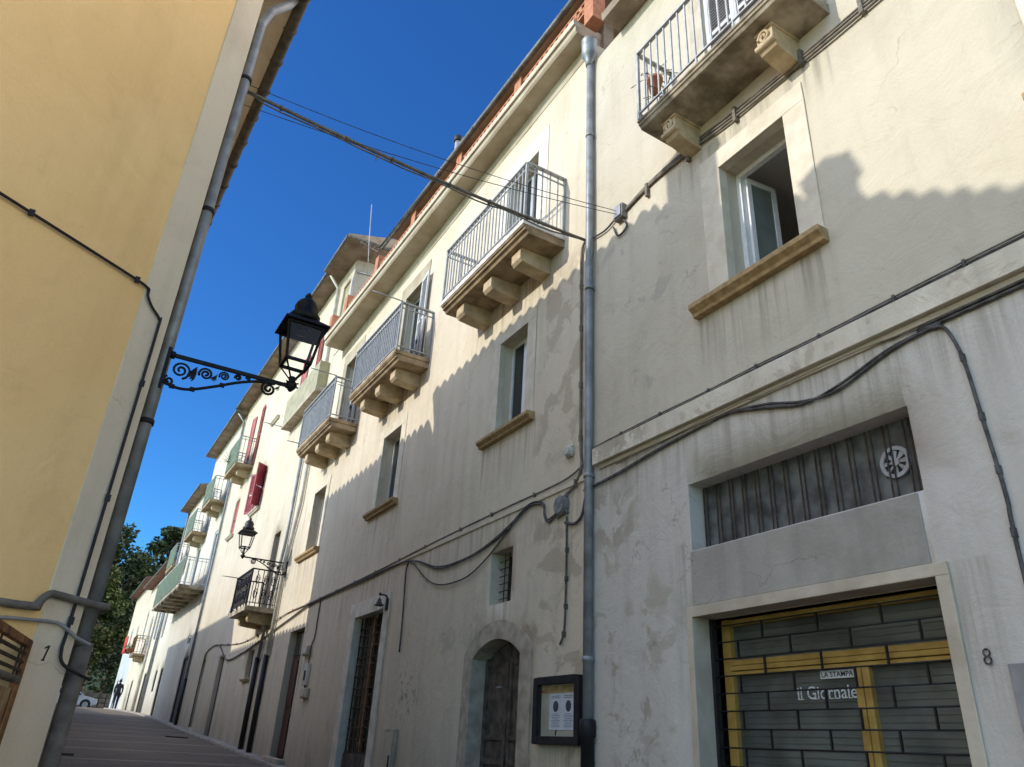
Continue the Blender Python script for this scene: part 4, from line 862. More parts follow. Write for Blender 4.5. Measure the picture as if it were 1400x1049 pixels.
pipe('downpipe', [(4.6, 33.5, 13.25), (4.93, 33.55, 12.9), (4.93, 33.6, 6.0), (4.93, 33.65, 2.0)], 0.05, M['zinc'], Hd); pipe('downpipe_foot', [(4.93, 33.65, 2.02), (4.93, 33.65, gz(33.6) - 0.1)], 0.06, M['castiron'], Hd)
small_balcony(Hd, 33.9, 36.1, 9.3, 0.7, 1.05, M['slab'], M['rail'], M['green'], 2); small_balcony(Hd, 37.6, 39.9, 8.65, 0.7, 1.05, M['slab'], M['rail'], M['green'], 2)
bl_ = small_balcony(Hd, 34.5, 42.9, 5.68, 1.05, 1.15, M['slabdirty'], M['louvre'], M['green'], 0, False, 0.16)
for i in range(7): BX(3.97, FX, 34.9 + i * 1.2, 35.05 + i * 1.2, 5.46, 5.548).build('slab_beam', M['slabdirty'], bl_)
He = plain_house(40.605, 46.6, 11.7, 4.55, M['h4'], 'white house with a small upper balcony at the far end of the long green balcony', [(41.6, 42.4, -0.2, 2.9, 0.13), (43.6, 44.3, 1.9, 2.9, 0.13), (41.2, 42.0, 5.7, 8.0, 0.13), (43.4, 44.2, 8.0, 10.3, 0.13), (45.0, 45.8, 4.6, 6.2, 0.13)])
small_balcony(He, 42.7, 45.2, 7.95, 0.65, 1.1, M['slab'], M['rail'], M['green'], 2)
pipe('downpipe', [(4.93, 46.3, 11.6), (4.93, 46.3, gz(46) - 0.1)], 0.05, M['zinc'], He)
Hf = plain_house(46.7, 57.2, 8.75, 4.5, M['h5'], 'low cream house with a red tiled roof and flowers on its rusty balcony', [(48.2, 49.0, 0.3, 3.0, 0.13), (50.6, 51.5, 0.4, 3.1, 0.13), (54.4, 55.2, 0.5, 2.9, 0.13), (48.4, 49.3, 4.8, 6.6, 0.13), (51.8, 52.6, 4.3, 6.4, 0.13), (55.2, 56.0, 5.4, 7.1, 0.13)], roof_mat=M['redroof'], rise=1.6)
small_balcony(Hf, 51.2, 53.2, 4.2, 0.7, 1.0, M['slab'], M['rust'], None, 2)
pipe('downpipe', [(4.93, 50.0, 8.7), (4.93, 50.0, gz(50) - 0.1)], 0.06, M['palepipe'], Hf); pipe('downpipe', [(4.93, 47.0, 8.7), (4.93, 47.0, gz(47) - 0.1)], 0.05, M['zinc'], Hf)
mb = MB(); mb.box(7.2, 7.6, 52, 52.5, 9.4, 10.7); mb.box(7.15, 7.65, 51.95, 52.55, 10.7, 10.8); mb.build('chimney', M['h4'], Hf)
Hg = plain_house(57.3, 67.5, 9.5, 4.5, M['h6'], 'house with a pale blue lower wall at the far end of the row', [(62.0, 62.8, 0.8, 3.4, 0.13), (65.0, 65.8, 1.0, 3.4, 0.13), (59.8, 60.6, 5.0, 6.6, 0.13), (63.8, 64.6, 5.2, 6.8, 0.13)], roof_mat=M['redroof'])

# ------------------------------------------------------------------ left row: yellow corner house and the houses behind it
C0 = Vector((0.13, 6.7, 0)); A56 = math.radians(56); WD = Vector((-math.sin(A56), -math.cos(A56), 0)); WN = Vector((math.cos(A56), -math.sin(A56), 0))
def yw(along, z, out=0.0): return C0 + WD * along + WN * out + Vector((0, 0, z))
Hy = thing('corner_house', (C0.x, C0.y, gz(6.7)), 'yellow ochre corner house with a cream corner strip, seen from below at the left', 'house')
back = [(-9.0, 12.6), (-9.0, 0.6)]; far = Vector((-0.10, 12.6, 0)); near = C0 + WD * 11
wm = MB(); zb, zt = -2.6, 8.33
ring = [C0, far, Vector((-9.5, 12.6, 0)), Vector((-9.5, near.y, 0)), near]
mb = MB()
n = 26
for i in range(n):                                              # front wall with a faintly uneven face
    for j in range(24):
        a0, a1 = 11 * i / n, 11 * (i + 1) / n; z0, z1 = zb + (zt - zb) * j / 24, zb + (zt - zb) * (j + 1) / 24
        g = lambda a, z: yw(a, z, wob(a * 0.7 + 40, z * 0.7, 0.008))
        mb.face([g(a0, z0), g(a0, z1), g(a1, z1), g(a1, z0)], True)
for a, b_ in zip(ring, ring[1:]): mb.face([(a.x, a.y, zb), (b_.x, b_.y, zb), (b_.x, b_.y, zt), (a.x, a.y, zt)])
mb.build('wall', M['yellow'], Hy)
SD = (far - C0).normalized(); SN = Vector((SD.y, -SD.x, 0))
q = MB(); e0 = C0 + WN * 0.014 + SN * 0.014
q.prism([yw(0.292, zb, 0.014), yw(0.292, zb, -0.05), C0 + SD * 0.05 + Vector((0, 0, zb)) - SN * 0.05, C0 + SD * 5.8 - SN * 0.05 + Vector((0, 0, zb)), C0 + SD * 5.8 + SN * 0.014 + Vector((0, 0, zb)), C0 + SN * 0.014 + WN * 0.014 + Vector((0, 0, zb))], (0, 0, 8.32 - zb))
q.build('corner_strip', M['quoin'], Hy, 0.008)
E1 = Vector((0.60, 6.36, 8.36)); ED = Vector((-0.838, -0.545, 0)); E0 = E1 + ED * 10.5; E2 = Vector((0.42, 12.7, 8.36)); E3 = Vector((-9.8, 12.7, 8.36)); E4 = Vector((-9.8, E0.y, 8.36))
R1, R2, R0 = Vector((-4.3, 8.4, 9.75)), Vector((-4.3, 12.7, 9.75)), Vector((-8.2, 5.6, 9.75))
mb = MB(); mb.prism([E1 + Vector((0, 0, -0.03)), E2 + Vector((0, 0, -0.03)), E3 + Vector((0, 0, -0.03)), E4 + Vector((0, 0, -0.03)), E0 + Vector((0, 0, -0.03))], (0, 0, 0.05)); mb.build('soffit', M['quoin'], Hy)
def tiles(mb, a, b_, ra, rb, pitch=0.30, amp=0.12):
    """barrel-tile surface between an eave a-b and a ridge ra-rb"""
    L = (b_ - a).length; n = round(L / pitch) * 8
    for i in range(n):
        row = []
        for t in (i / n, (i + 1) / n):
            h = abs(math.sin(math.pi * t * n / 8)) * amp; lo = a.lerp(b_, t) + Vector((0, 0, 0.03 + h)); hi = ra.lerp(rb, t) + Vector((0, 0, 0.03 + h)); row.append((lo, hi))
        mb.face([row[0][0], row[1][0], row[1][1], row[0][1]], True); mb.face([row[0][0], row[1][0], row[1][0] - Vector((0, 0, 0.035)), row[0][0] - Vector((0, 0, 0.035))])
mb = MB(); tiles(mb, E0, E1, R0, R1); tiles(mb, E1, E2, R1, R2); mb.face([R0, R1, R2, E3, E4]); mb.face([E0, R0, E4]); mb.build('roof_tiles', M['tile'], Hy)
g = MB(); gp = [E1 + Vector((-0.01, 0.55, -0.02)), E1.lerp(E2, 0.5) + Vector((-0.01, 0, -0.02)), E2 + Vector((-0.01, 0, -0.02))]; g.tube(gp, 0.075, 12)
for i in range(10):
    p = gp[0].lerp(gp[2], i / 9.5); g.tube([p - Vector((0, 0.014, 0)), p + Vector((0, 0.014, 0))], 0.088, 12)
g.build('roof_gutter', M['brown_gutter'], Hy)
dpo = pipe('downpipe', [(0.50, 7.0, 8.30), (0.44, 6.98, 8.12), (0.27, 6.86, 7.75), (0.205, 6.83, 7.45), (0.207, 6.83, 4.5), (0.207, 6.83, 0.57)], 0.054, M['zinc'], Hy)
for z in (6.55, 4.72, 2.42): 
    mb = MB(); mb.tube([(0.207, 6.83, z - 0.022), (0.207, 6.83, z + 0.022)], 0.066, 14); mb.box(0.13, 0.20, 6.82, 6.84, z - 0.012, z + 0.012); mb.build('clamp', M['castiron'], dpo)
fo = pipe('downpipe_foot', [(0.225, 6.84, 0.60), (0.225, 6.84, -1.3)], 0.064, M['browniron'], Hy)
mb = MB(); mb.tube([(0.2, 6.84, -0.16), (0.36, 6.80, -0.16)], 0.008, 6); mb.build('clamp', M['castiron'], fo)
for (x0, x1, y0, y1, zt_) in ((-2.3, -1.7, 5.62, 6.38, 10.0), (-4.25, -3.75, 4.36, 4.80, 9.42)):
    mb = MB(); mb.box(x0, x1, y0, y1, 8.3, zt_); mb.box(x0 - 0.05, x1 + 0.05, y0 - 0.05, y1 + 0.05, zt_, zt_ + 0.05)
    ym = (y0 + y1) / 2; mb.prism([(x0 - 0.02, y0 - 0.02, zt_ + 0.05), (x0 - 0.02, y1 + 0.02, zt_ + 0.05), (x0 - 0.02, ym, zt_ + 0.17)], (x1 - x0 + 0.04, 0, 0)); mb.build('chimney', M['yellow'], Hy)
nm = MB(); O_ = yw(0.19, 0.43, 0.016); rt = -WD; nu = lambda a, h: O_ + rt * a + Vector((0, 0, h))
nm.obox(nu(0.016, 0.052), (rt * 0.007 + Vector((0, 0, 0.0))), WN * 0.0015, rt * 0.009 + Vector((0, 0, 0.052))); nm.obox(nu(0.008, 0.09), rt * 0.014 + Vector((0, 0, 0.009)), WN * 0.0014, Vector((0, 0, 0.007))); nm.obox(nu(0.006, 0.002), rt * 0.013, WN * 0.0014, Vector((0, 0, 0.005)))
nm.build('house_number', M['blackpaint'], Hy)
def row_house(y0, y1, xw, xe, H_, mat, label, rise=1.2, depth=8):
    h = thing('row_house', (xw, (y0 + y1) / 2, gz(y0)), label, 'house'); z0 = gz(y0) - 0.8
    ops = []; y = y0 + 1.6
    while y < y1 - 1.4: ops += [(y, y + 0.9, gz(y) + 0.9, gz(y) + 2.3)] + ([(y, y + 0.9, gz(y) + 4.2, gz(y) + 5.6)] if H_ - gz(y) > 6.6 else []); y += 2.9
    mb = MB(); mb.box(xw - depth, xw, y0, y1, z0, H_); mb.build('wall', mat, h)
    for (a, b_, c, d) in ops:
        w = sub('window', h, (xw, a, c)); BX(xw + 0.004, xw + 0.02, a, b_, c, d).build('pane', M['glass'], w); surround(a, b_, c, d, a - 0.12, b_ + 0.12, c - 0.1, d + 0.12, xw - 0.01, xw + 0.04, True).build('stone_frame', M['stone'], w)
    mb = MB(); xm = xw - depth / 2; tiles(mb, Vector((xe, y0, H_)), Vector((xe, y1, H_)), Vector((xm, y0, H_ + rise)), Vector((xm, y1, H_ + rise))); tiles(mb, Vector((xw - depth - 0.3, y1, H_)), Vector((xw - depth - 0.3, y0, H_)), Vector((xm, y1, H_ + rise)), Vector((xm, y0, H_ + rise)))
    for y in (y0, y1): mb.face([(xe, y, H_), (xm, y, H_ + rise), (xw - depth - 0.3, y, H_)])
    mb.face([(xe, y0, H_), (xe, y1, H_), (xw, y1, H_), (xw, y0, H_)]); mb.build('roof_tiles', M['tile'], h); return h
row_house(12.72, 18.92, -0.25, 0.22, 7.86, M['h5'], 'house on the shaded side of the lane just behind the yellow corner house')
row_house(18.94, 27.6, -0.8, -0.35, 5.12, M['h3'], 'low house in the middle of the shaded side of the lane', 0.8)
h_ = row_house(27.62, 42.6, -0.4, 0.0, 6.25, M['h4'], 'long low house towards the upper end of the shaded side of the lane', 0.9)
mb = MB(); mb.box(-0.9, -0.4, 28.15, 28.75, 6.2, 6.55); mb.prism([(-0.95, 28.05, 6.55), (-0.95, 28.85, 6.55), (-0.95, 28.45, 6.95)], (0.6, 0, 0)); mb.build('chimney', M['h4'], h_)
BXo = MB().box(-0.9, -0.55, 42.7, 60, 0, 2.6); tag(BXo.build('garden_wall', M['rubble'], None), 'rubble garden wall along the upper left of the lane', 'wall')

# ------------------------------------------------------------------ street lamps on scrolled brackets
def clear_glass():
    m, N, L, P = new_mat('clear_lamp_glass'); N.remove(P)
    t = N.new('ShaderNodeBsdfTransparent'); g = N.new('ShaderNodeBsdfGlossy'); g.inputs['Roughness'].default_value = 0.03
    mx = N.new('ShaderNodeMixShader'); mx.inputs[0].default_value = 0.02; L.new(t.outputs[0], mx.inputs[1]); L.new(g.outputs[0], mx.inputs[2])
    L.new(mx.outputs[0], N['Material Output'].inputs['Surface']); return m
M['lampglass'] = clear_glass()
def lantern(root, c, mat, s=1.0):
    """square tapering lantern standing on point c"""
    c = Vector(c); Z = lambda h: c.z + h * s; S = 1.41421
    mb = MB()
    mb.lathe((c.x, c.y, c.z), [(0.012 * s, -0.07 * s), (0.03 * s, -0.05 * s), (0.05 * s, -0.02 * s), (0.05 * s, 0.02 * s), (0.03 * s, 0.045 * s), (0.045 * s, 0.07 * s), (0.02 * s, 0.09 * s)], 12)
    for k in range(12): t = k * math.pi / 6; mb.bar((c.x, c.y, c.z), (c.x + 0.07 * s * math.cos(t), c.y + 0.07 * s * math.sin(t), c.z + (0.02 if k % 2 else -0.015) * s), 0.012 * s)
    mb.build('collar', mat, root)
    mb = MB(); lo, hi = 0.118 * s, 0.172 * s
    for i in (-1, 1):
        for j in (-1, 1):
            mb.bar((c.x + i * lo, c.y + j * lo, Z(0.22)), (c.x + i * hi, c.y + j * hi, Z(0.60)), 0.020 * s); mb.bar((c.x + i * lo, c.y + j * lo, Z(0.22)), (c.x + i * 0.02 * s, c.y + j * 0.02 * s, Z(0.06)), 0.013 * s)
    for (h, r, wdt) in ((0.225, lo, 0.028), (0.60, hi, 0.03)):
        for k in (-1, 1): mb.bar((c.x - r, c.y + k * r, Z(h)), (c.x + r, c.y + k * r, Z(h)), wdt * s); mb.bar((c.x + k * r, c.y - r, Z(h)), (c.x + k * r, c.y + r, Z(h)), wdt * s)
    mb.build('frame', mat, root)
    mb = MB(); mb.lathe((c.x, c.y, c.z), [(0.29 * s, 0.605 * s), (0.315 * s, 0.61 * s), (0.31 * s, 0.63 * s), (0.17 * s, 0.705 * s)], 4, square=True); mb.build('hood', mat, root)
    mb = MB(); mb.lathe((c.x, c.y, c.z), [(0.15 * s, 0.70 * s), (0.155 * s, 0.77 * s), (0.115 * s, 0.80 * s), (0.12 * s, 0.87 * s), (0.10 * s, 0.925 * s), (0.06 * s, 0.965 * s), (0.03 * s, 0.98 * s), (0.04 * s, 1.01 * s), (0.015 * s, 1.05 * s)], 14); mb.build('chimney_cap', mat, root)
    mb = MB(); lo2, hi2 = lo * 0.98, hi * 0.98
    for k in range(4):
        ct, st = ((1, 0), (0, 1), (-1, 0), (0, -1))[k]; P = lambda r, u, h: (c.x + ct * r - st * u, c.y + st * r + ct * u, Z(h)); mb.face([P(lo2, -lo2, 0.23), P(lo2, lo2, 0.23), P(hi2, hi2, 0.59), P(hi2, -hi2, 0.59)])
    mb.build('glass_panes', M['lampglass'], root)
    mb = MB(); mb.lathe((c.x, c.y, c.z), [(0.02 * s, 0.09 * s), (0.025 * s, 0.17 * s), (0.035 * s, 0.2 * s), (0.022 * s, 0.27 * s)] if mat is not M['black'] or s != 1.0 else [(0.06 * s, 0.60 * s), (0.06 * s, 0.57 * s), (0.03 * s, 0.565 * s)], 10); mb.build('bulb_holder', mat, root)
def bracket(root, p, dx, L, drop, mat):
    """horizontal arm from wall point p along dx (+1 or -1) with a curved brace and graded scrolls"""
    p = Vector(p); T = lambda a, h: (p.x + dx * a, p.y, p.z + h)
    mb = MB(); mb.bar(T(0, 0), T(L, 0), 0.026, 0.034); mb.tube([T(0.0, 0.0), T(0.04, 0.0)], 0.035, 10); mb.build('arm', mat, root)
    mb = MB(); br = smooth_path([T(0.0, -drop * 0.93), T(0.08, -drop * 1.06), T(0.22, -drop * 1.03), T(0.42, -drop * 0.72), T(0.62, -drop * 0.36), T(0.80, -drop * 0.13), T(0.95, -0.02)]); mb.tube(br, 0.014, 8)
    for i in range(6, len(br) - 12, 7): mb.obox(br[i], (0.022, 0, 0.0), (0, 0.008, 0), (0, 0, 0.02))
    mb.build('brace', mat, root)
    mb = MB(); mb.box(min(p.x, p.x - dx * 0.03), max(p.x, p.x - dx * 0.03), p.y - 0.03, p.y + 0.03, p.z - drop * 1.25, p.z + 0.06); mb.build('wall_plate', mat, root)
    def spiral(a, h, r, turns=1.9, start=0.0, sg=1, th=0.011):
        pts = []
        n = int(turns * 14)
        for i in range(n + 1):
            t = start + sg * 2 * math.pi * turns * i / n; rr = r * (1 - 0.86 * i / n); pts.append(T(a + rr * math.cos(t), h + rr * math.sin(t)))
        return MBs.tube(pts, th, 6)
    MBs = MB()
    spiral(0.115, -drop * 0.45, 0.085, start=-1.2); spiral(0.33, -drop * 0.36, 0.062, start=3.6, sg=-1); spiral(0.49, -drop * 0.27, 0.046, start=3.6, sg=-1, th=0.009); spiral(0.61, -drop * 0.19, 0.032, start=3.6, sg=-1, th=0.008); spiral(0.70, -drop * 0.12, 0.022, start=3.6, sg=-1, th=0.007)
    spiral(0.90, -0.085, 0.072, 1.9, start=1.6, sg=1, th=0.013); spiral(0.04, -drop * 0.9, 0.05, 1.5, start=2.0, th=0.012)
    for (a, h, ll, ww) in ((0.215, -drop * 0.46, 0.13, 0.036), (0.40, -drop * 0.42, 0.07, 0.022), (0.97, -0.055, 0.05, 0.02)):
        for k in range(-3, 4):
            MBs.obox(T(a + 0.006 * abs(k), h + k * ll / 7), (ww * (1 - abs(k) / 4.4), 0, 0.008), (0, 0.008, 0), (0.006, 0, ll / 10))
    MBs.build('scrolls', mat, root)
L1 = thing('street_lamp', (0.2, 6.83, 3.11), 'black lantern on a scrolled iron bracket hung from the corner of the yellow house', 'street lamp', 'bracket street lamps')
bracket(L1, (0.245, 6.80, 3.085), 1, 1.11, 0.28, M['black']); lantern(L1, (1.345, 6.80, 3.10), M['black'])
L2 = thing('street_lamp', (FX, 20.9, 4.3), 'smaller looking far lantern on a bracket above the black iron balcony', 'street lamp', 'bracket street lamps')
bracket(L2, (FX - 0.02, 20.95, 4.36), -1, 1.22, 0.30, M['black']); lantern(L2, (3.80, 20.98, 4.38), simple('dark_lamp_iron', (0.03, 0.03, 0.03), 0.5, 0.4, 0.1, 9), 1.0)
L3 = thing('wall_lamp', (FX, 13.14, 2.2), 'small dark carriage lamp fixed under the white lintel of the grilled door', 'wall lamp')
lantern(L3, (4.86, 13.12, 2.07), simple('weathered_lamp_metal', (0.11, 0.105, 0.09), 0.7, 0.2, 0.1, 9), 0.33)
mb = MB(); mb.tube(smooth_path([(4.98, 12.98, 2.30), (4.93, 13.0, 2.43), (4.86, 13.09, 2.45)]), 0.016, 6); mb.tube([(4.86, 13.12, 2.44), (4.86, 13.12, 2.49)], 0.02, 6); mb.box(4.94, 4.968, 12.94, 13.02, 2.18, 2.38); mb.build('hook', M['castiron'], L3)

# ------------------------------------------------------------------ cables
XW = FX - 0.028
A_ = (0.26, 6.93, 6.50)
mb = MB(); main = sagging(A_, (FX - 0.02, 7.03, 6.53), 0.07, 24); mb.tube(main, 0.021, 8)
sec = [Vector(p) + Vector((0, 0.012 * math.sin(i * 1.3), -0.028 - 0.035 * abs(math.sin(i * 0.55)))) for i, p in enumerate(main)]; sec[0] = main[0]; sec[-1] = main[-1]; mb.tube(sec, 0.011, 6)
for i in (2, 6, 9, 13, 16, 19, 22): mb.tube([main[i] - Vector((0.012, 0, 0.012)), main[i] + Vector((0.012, 0, 0.012))], 0.032, 8)
mb.box(main[8].x - 0.006, main[8].x + 0.006, main[8].y - 0.006, main[8].y + 0.006, main[8].z - 0.12, main[8].z)
tag(mb.build('cable', M['cablepale'], None), 'thick bundled cable strung across the street high up, from the yellow house to the downpipe', 'cable')
cable('cable', sagging((0.24, 6.95, 6.62), (4.93, 6.25, 6.50), 0.12), 0.005, 'thin wire crossing the street just above the thick cable bundle')
cable('cable', sagging((0.24, 7.0, 6.36), (4.93, 6.22, 6.42), 0.10), 0.005, 'thin wire crossing the street just below the thick cable bundle')
mb = MB()
for (dz, r, x) in ((0, 0.017, XW), (0.055, 0.014, XW + 0.004), (0.10, 0.012, XW + 0.008)):
    mb.tube(smooth_path([(x, 6.25, 6.44 + dz * 0.3), (x, 5.9, 6.50 + dz * 0.5), (x, 5.5, 6.54 + dz * 0.6), (x, 4.75, 6.50 + dz), (x, 4.3, 6.45 + dz), (x, 3.47, 6.42 + dz), (x, 2.5, 6.40 + dz), (x, -1, 6.40 + dz), (x, -5.9, 6.4 + dz)], 5), r, 8)
for y in (5.7, 4.95, 4.2, 3.3, 2.6): mb.box(XW - 0.03, FX, y - 0.02, y + 0.02, 6.38, 6.58)
tag(mb.build('cable', M['cablepale'], None), 'bundle of pale conduits running under the weathered balcony above the open window', 'cable')
for k, (z, r) in enumerate(((3.335, 0.011), (3.36, 0.008))):
    pts = smooth_path([(XW, 6.95, z - 0.02), (XW, 6.3, z), (XW, 5.63, z + 0.004), (XW, 4.9, z - 0.002), (XW, 4.28, z + 0.01), (XW, 3.57, z + 0.002), (XW, 2.86, z + 0.015), (XW, 2.3, z + 0.02), (XW, 1.5, z + 0.02), (XW, -5.9, z + 0.03)])
    cable('cable', pts, r, ('dark cable clipped along the top edge of the flaking ledge', 'thinner wire just above the cable that follows the ledge top')[k], M['cable'] if k == 0 else M['cablepale'], None, 6, 0.62)
for k, dz in enumerate((0, 0.035)):
    pts = smooth_path([(XW, 7.02, 2.86), (XW, 6.43, 2.88 + dz * 0.4), (XW, 5.65, 2.965 + dz * 0.3), (XW, 5.0, 3.01), (XW, 4.65, 3.02), (XW, 4.21, 2.95 - dz), (XW, 3.82, 2.83 - dz * 0.6), (XW, 3.46, 2.805 + dz), (XW, 2.97, 2.945 + dz * 0.5), (XW, 2.55, 2.985), (XW, 1.98, 3.0 + dz), (XW, -5.9, 3.0 + dz)])
    cable('cable', pts, 0.013, ('grey cable sagging in a shallow loop under the ledge above the transom window', 'second strand of the loop of grey cable under the ledge')[k])
cable('cable', smooth_path([(XW, 6.4, 3.01), (XW, 4.6, 3.07), (XW, 4.28, 3.055), (XW, 3.2, 3.06), (XW, 2.6, 3.0)]), 0.006, 'taut thin wire under the ledge above the sagging cables', M['cablepale'])
cable('cable', smooth_path([(XW, 2.62, 2.975), (XW, 2.53, 2.93), (XW, 2.46, 2.66), (XW, 2.43, 2.20), (XW, 2.40, 1.63), (XW, 2.41, 1.2), (XW, 2.41, -1.5)]), 0.014, 'cable dropping down the wall to the right of the transom window', M['cable'], None, 6, 0.38)
cable('cable', smooth_path([(XW, 7.02, 3.20), (XW, 7.5, 3.10), (XW, 9.0, 3.09), (XW, 11.1, 3.06), (XW, 14.4, 2.98), (XW, 17.74, 2.94), (XW, 20.2, 2.92), (XW, 22.5, 2.7), (XW, 24.9, 2.62), (XW, 28.4, 2.86)]), 0.013, 'long brown cable following the string course of the beige house', M['cablepale'], None, 6, 0.9)
for k, dz in enumerate((0, -0.03)):
    pts = smooth_path([(XW - 0.03, 7.5, 2.74), (XW, 7.66, 2.70 + dz), (XW, 7.80, 2.68 + dz), (XW, 7.88, 2.78 + dz), (XW, 7.93, 2.93 + dz), (XW, 8.26, 2.99 + dz), (XW, 8.74, 2.82 + dz), (XW, 9.31, 2.67 + dz * 0.7), (XW, 10.0, 2.585 + dz * 0.5), (XW, 11.0, 2.62 + dz), (XW, 12.26, 2.93), (XW, 14.42, 2.955 + dz), (XW, 17.7, 2.93 + dz), (XW, 19.7, 2.75 + dz), (XW, 24.2, 2.3 + dz)])
    cable('cable', pts, 0.0125, ('heavy cable hanging in a long curve above the small barred window', 'second strand beside the heavy cable above the small barred window')[k])
cable('cable', smooth_path([(XW, 12.26, 2.92), (XW, 11.98, 2.83), (XW, 11.4, 2.49), (XW, 10.87, 2.32), (XW, 10.3, 2.28), (XW, 9.82, 2.32), (XW, 9.31, 2.49), (XW, 8.93, 2.68), (XW, 8.52, 2.90)]), 0.011, 'thin cable drooping lowest past the corner of the small barred window')
cable('cable', smooth_path([(XW, 12.24, 2.92), (XW, 12.30, 2.75), (XW, 12.27, 2.4), (XW, 12.22, 1.9), (XW, 12.2, 1.42)]), 0.013, 'loose cable end hanging beside the white-framed grilled door')
cable('cable', smooth_path([(XW, 7.37, 2.62), (XW, 7.36, 1.98), (XW, 7.37, 1.4), (XW, 7.40, 1.24), (XW, 7.46, 1.15)]), 0.013, 'black cable hanging straight down from the larger junction box', M['cable'], None, 6, 0.3)
cable('cable', smooth_path([(XW, 7.05, 6.52), (XW, 7.13, 6.3), (XW, 7.12, 5.14), (XW, 7.10, 3.55), (XW, 7.08, 3.2), (XW, 7.19, 3.0), (XW, 7.45, 2.88)]), 0.019, 'cable running down the wall just left of the tall downpipe', M['cablepale'], None, 6, 0.55)
cable('cable', smooth_path([(XW, 7.40, 2.55), (XW, 7.2, 2.50), (XW, 7.06, 2.56), (XW, 7.0, 2.72), (XW, 6.97, 2.86)]), 0.018, 'short curved cable joining the larger junction box to the downpipe')
cable('cable', smooth_path([(XW, 17.16, 2.90), (XW, 17.16, 2.5), (XW, 17.17, 2.1), (XW, 17.3, 1.9), (XW, 17.32, 1.0)]), 0.014, 'cable dropping to the meter boxes beside the dark red door')
cable('cable', smooth_path([(XW, 7.0, 6.5), (XW, 6.6, 6.42), (XW, 6.3, 6.45), (XW, 6.12, 6.2), (XW, 6.3, 6.15), (XW, 6.4, 6.35)]), 0.014, 'short looped cable between the downpipe and the junction box below the weathered balcony')
cable('cable', smooth_path([(XW, 24.3, 2.3), (XW, 26.5, 2.25), (XW, 28.4, 2.85), (XW, 30.3, 2.8), (XW, 30.7, 2.3), (XW, 30.8, 0.3)]), 0.02, 'far looping cable over the lower doors of the tall ivory house')
# black cable of the yellow house: across the wall, over the corner strip, down its edge
cable('cable', smooth_path([yw(5.5, 3.50, 0.03), yw(2.5, 3.515, 0.03), yw(0.6, 3.53, 0.03), yw(0.30, 3.52, 0.032), yw(0.272, 3.49, 0.034), yw(0.265, 3.44, 0.04), yw(0.20, 3.37, 0.04), yw(0.095, 3.30, 0.04), yw(0.085, 3.2, 0.04), yw(0.082, 2.0, 0.04), yw(0.080, 0.72, 0.04), yw(0.085, 0.52, 0.045), yw(0.05, 0.42, 0.06), yw(-0.10, 0.36, 0.08), yw(-0.18, 0.34, 0.09)], 4), 0.012, 'black cable running across the yellow wall and down its cream corner strip', M['castiron'], None, 8, 0.9)
mb = MB(); mb.tube(smooth_path([yw(5.5, 0.70, 0.05), yw(1.2, 0.745, 0.05), yw(0.42, 0.765, 0.05), yw(0.375, 0.785, 0.052), yw(0.34, 0.84, 0.056), yw(0.30, 0.87, 0.06), yw(0.24, 0.872, 0.06), yw(-0.02, 0.858, 0.075), yw(-0.13, 0.855, 0.09), yw(-0.16, 0.855, 0.07)], 6), 0.028, 12)
tag(mb.build('utility_pipe', M['browniron'], None), 'grey iron pipe with an offset bend crossing the cream corner strip', 'pipe')
mb = MB(); mb.tube(smooth_path([yw(5.5, 0.60, 0.03), yw(1.2, 0.64, 0.03), yw(0.5, 0.67, 0.035), yw(0.2, 0.69, 0.04), yw(0.10, 0.66, 0.05), yw(0.02, 0.61, 0.07), yw(-0.10, 0.57, 0.09)], 6), 0.013, 10)
tag(mb.build('utility_pipe', M['plate'], None), 'thin pale pipe below the grey iron pipe on the yellow house', 'pipe')

# ------------------------------------------------------------------ boxes, meters, notice board
def jbox(c, r, label, mat):
    t = thing('junction_box', (FX, c[0], c[1] - r), label, 'junction box'); mb = MB(); mb.tube([(FX, c[0], c[1]), (FX - 0.075, c[0], c[1])], r, 18); mb.build('body', mat, t, 0.008)
    mb = MB(); mb.tube([(FX - 0.076, c[0], c[1]), (FX - 0.095, c[0], c[1])], r * 0.86, 18); mb.build('lid', mat, t, 0.006)
    mb = MB(); 
    for a in (0.4, 2.2, 3.9, 5.3): mb.tube([(FX - 0.035, c[0] + r * 0.9 * math.cos(a), c[1] + r * 0.9 * math.sin(a)), (FX - 0.035, c[0] + r * 1.35 * math.cos(a), c[1] + r * 1.35 * math.sin(a))], 0.022, 8)
    mb.build('gland', mat, t)
jbox((7.47, 2.78), 0.125, 'larger round grey junction box left of the tall downpipe', M['box']); jbox((7.33, 3.45), 0.07, 'small pale junction box above the larger one beside the downpipe', M['palepipe'])
t = thing('junction_box', (FX, 6.22, 6.36), 'ragged grey junction box with cable loops below the left end of the weathered balcony', 'junction box')
BX(FX - 0.09, FX, 6.14, 6.32, 6.36, 6.58).build('body', M['box'], t, 0.015); BX(FX - 0.11, FX - 0.092, 6.16, 6.30, 6.38, 6.56).build('lid', M['plate'], t, 0.006)
t = thing('meter_box', (FX, 17.6, 1.75), 'small square meter box beside the dark red door, uppermost of three', 'meter box', 'meter boxes'); BX(4.92, FX, 17.38, 17.8, 1.75, 1.95).build('body', M['stone'], t, 0.01); BX(4.905, 4.918, 17.42, 17.76, 1.78, 1.92).build('lid', M['palepipe'], t, 0.004)
t = thing('meter_box', (FX, 17.3, 1.1), 'tall white intercom plate beside the dark red door, middle of three', 'meter box', 'meter boxes'); BX(4.93, FX, 17.18, 17.44, 1.12, 1.56).build('body', M['palepipe'], t, 0.008); BX(4.915, 4.928, 17.27, 17.36, 1.22, 1.42).build('button_panel', M['castiron'], t)
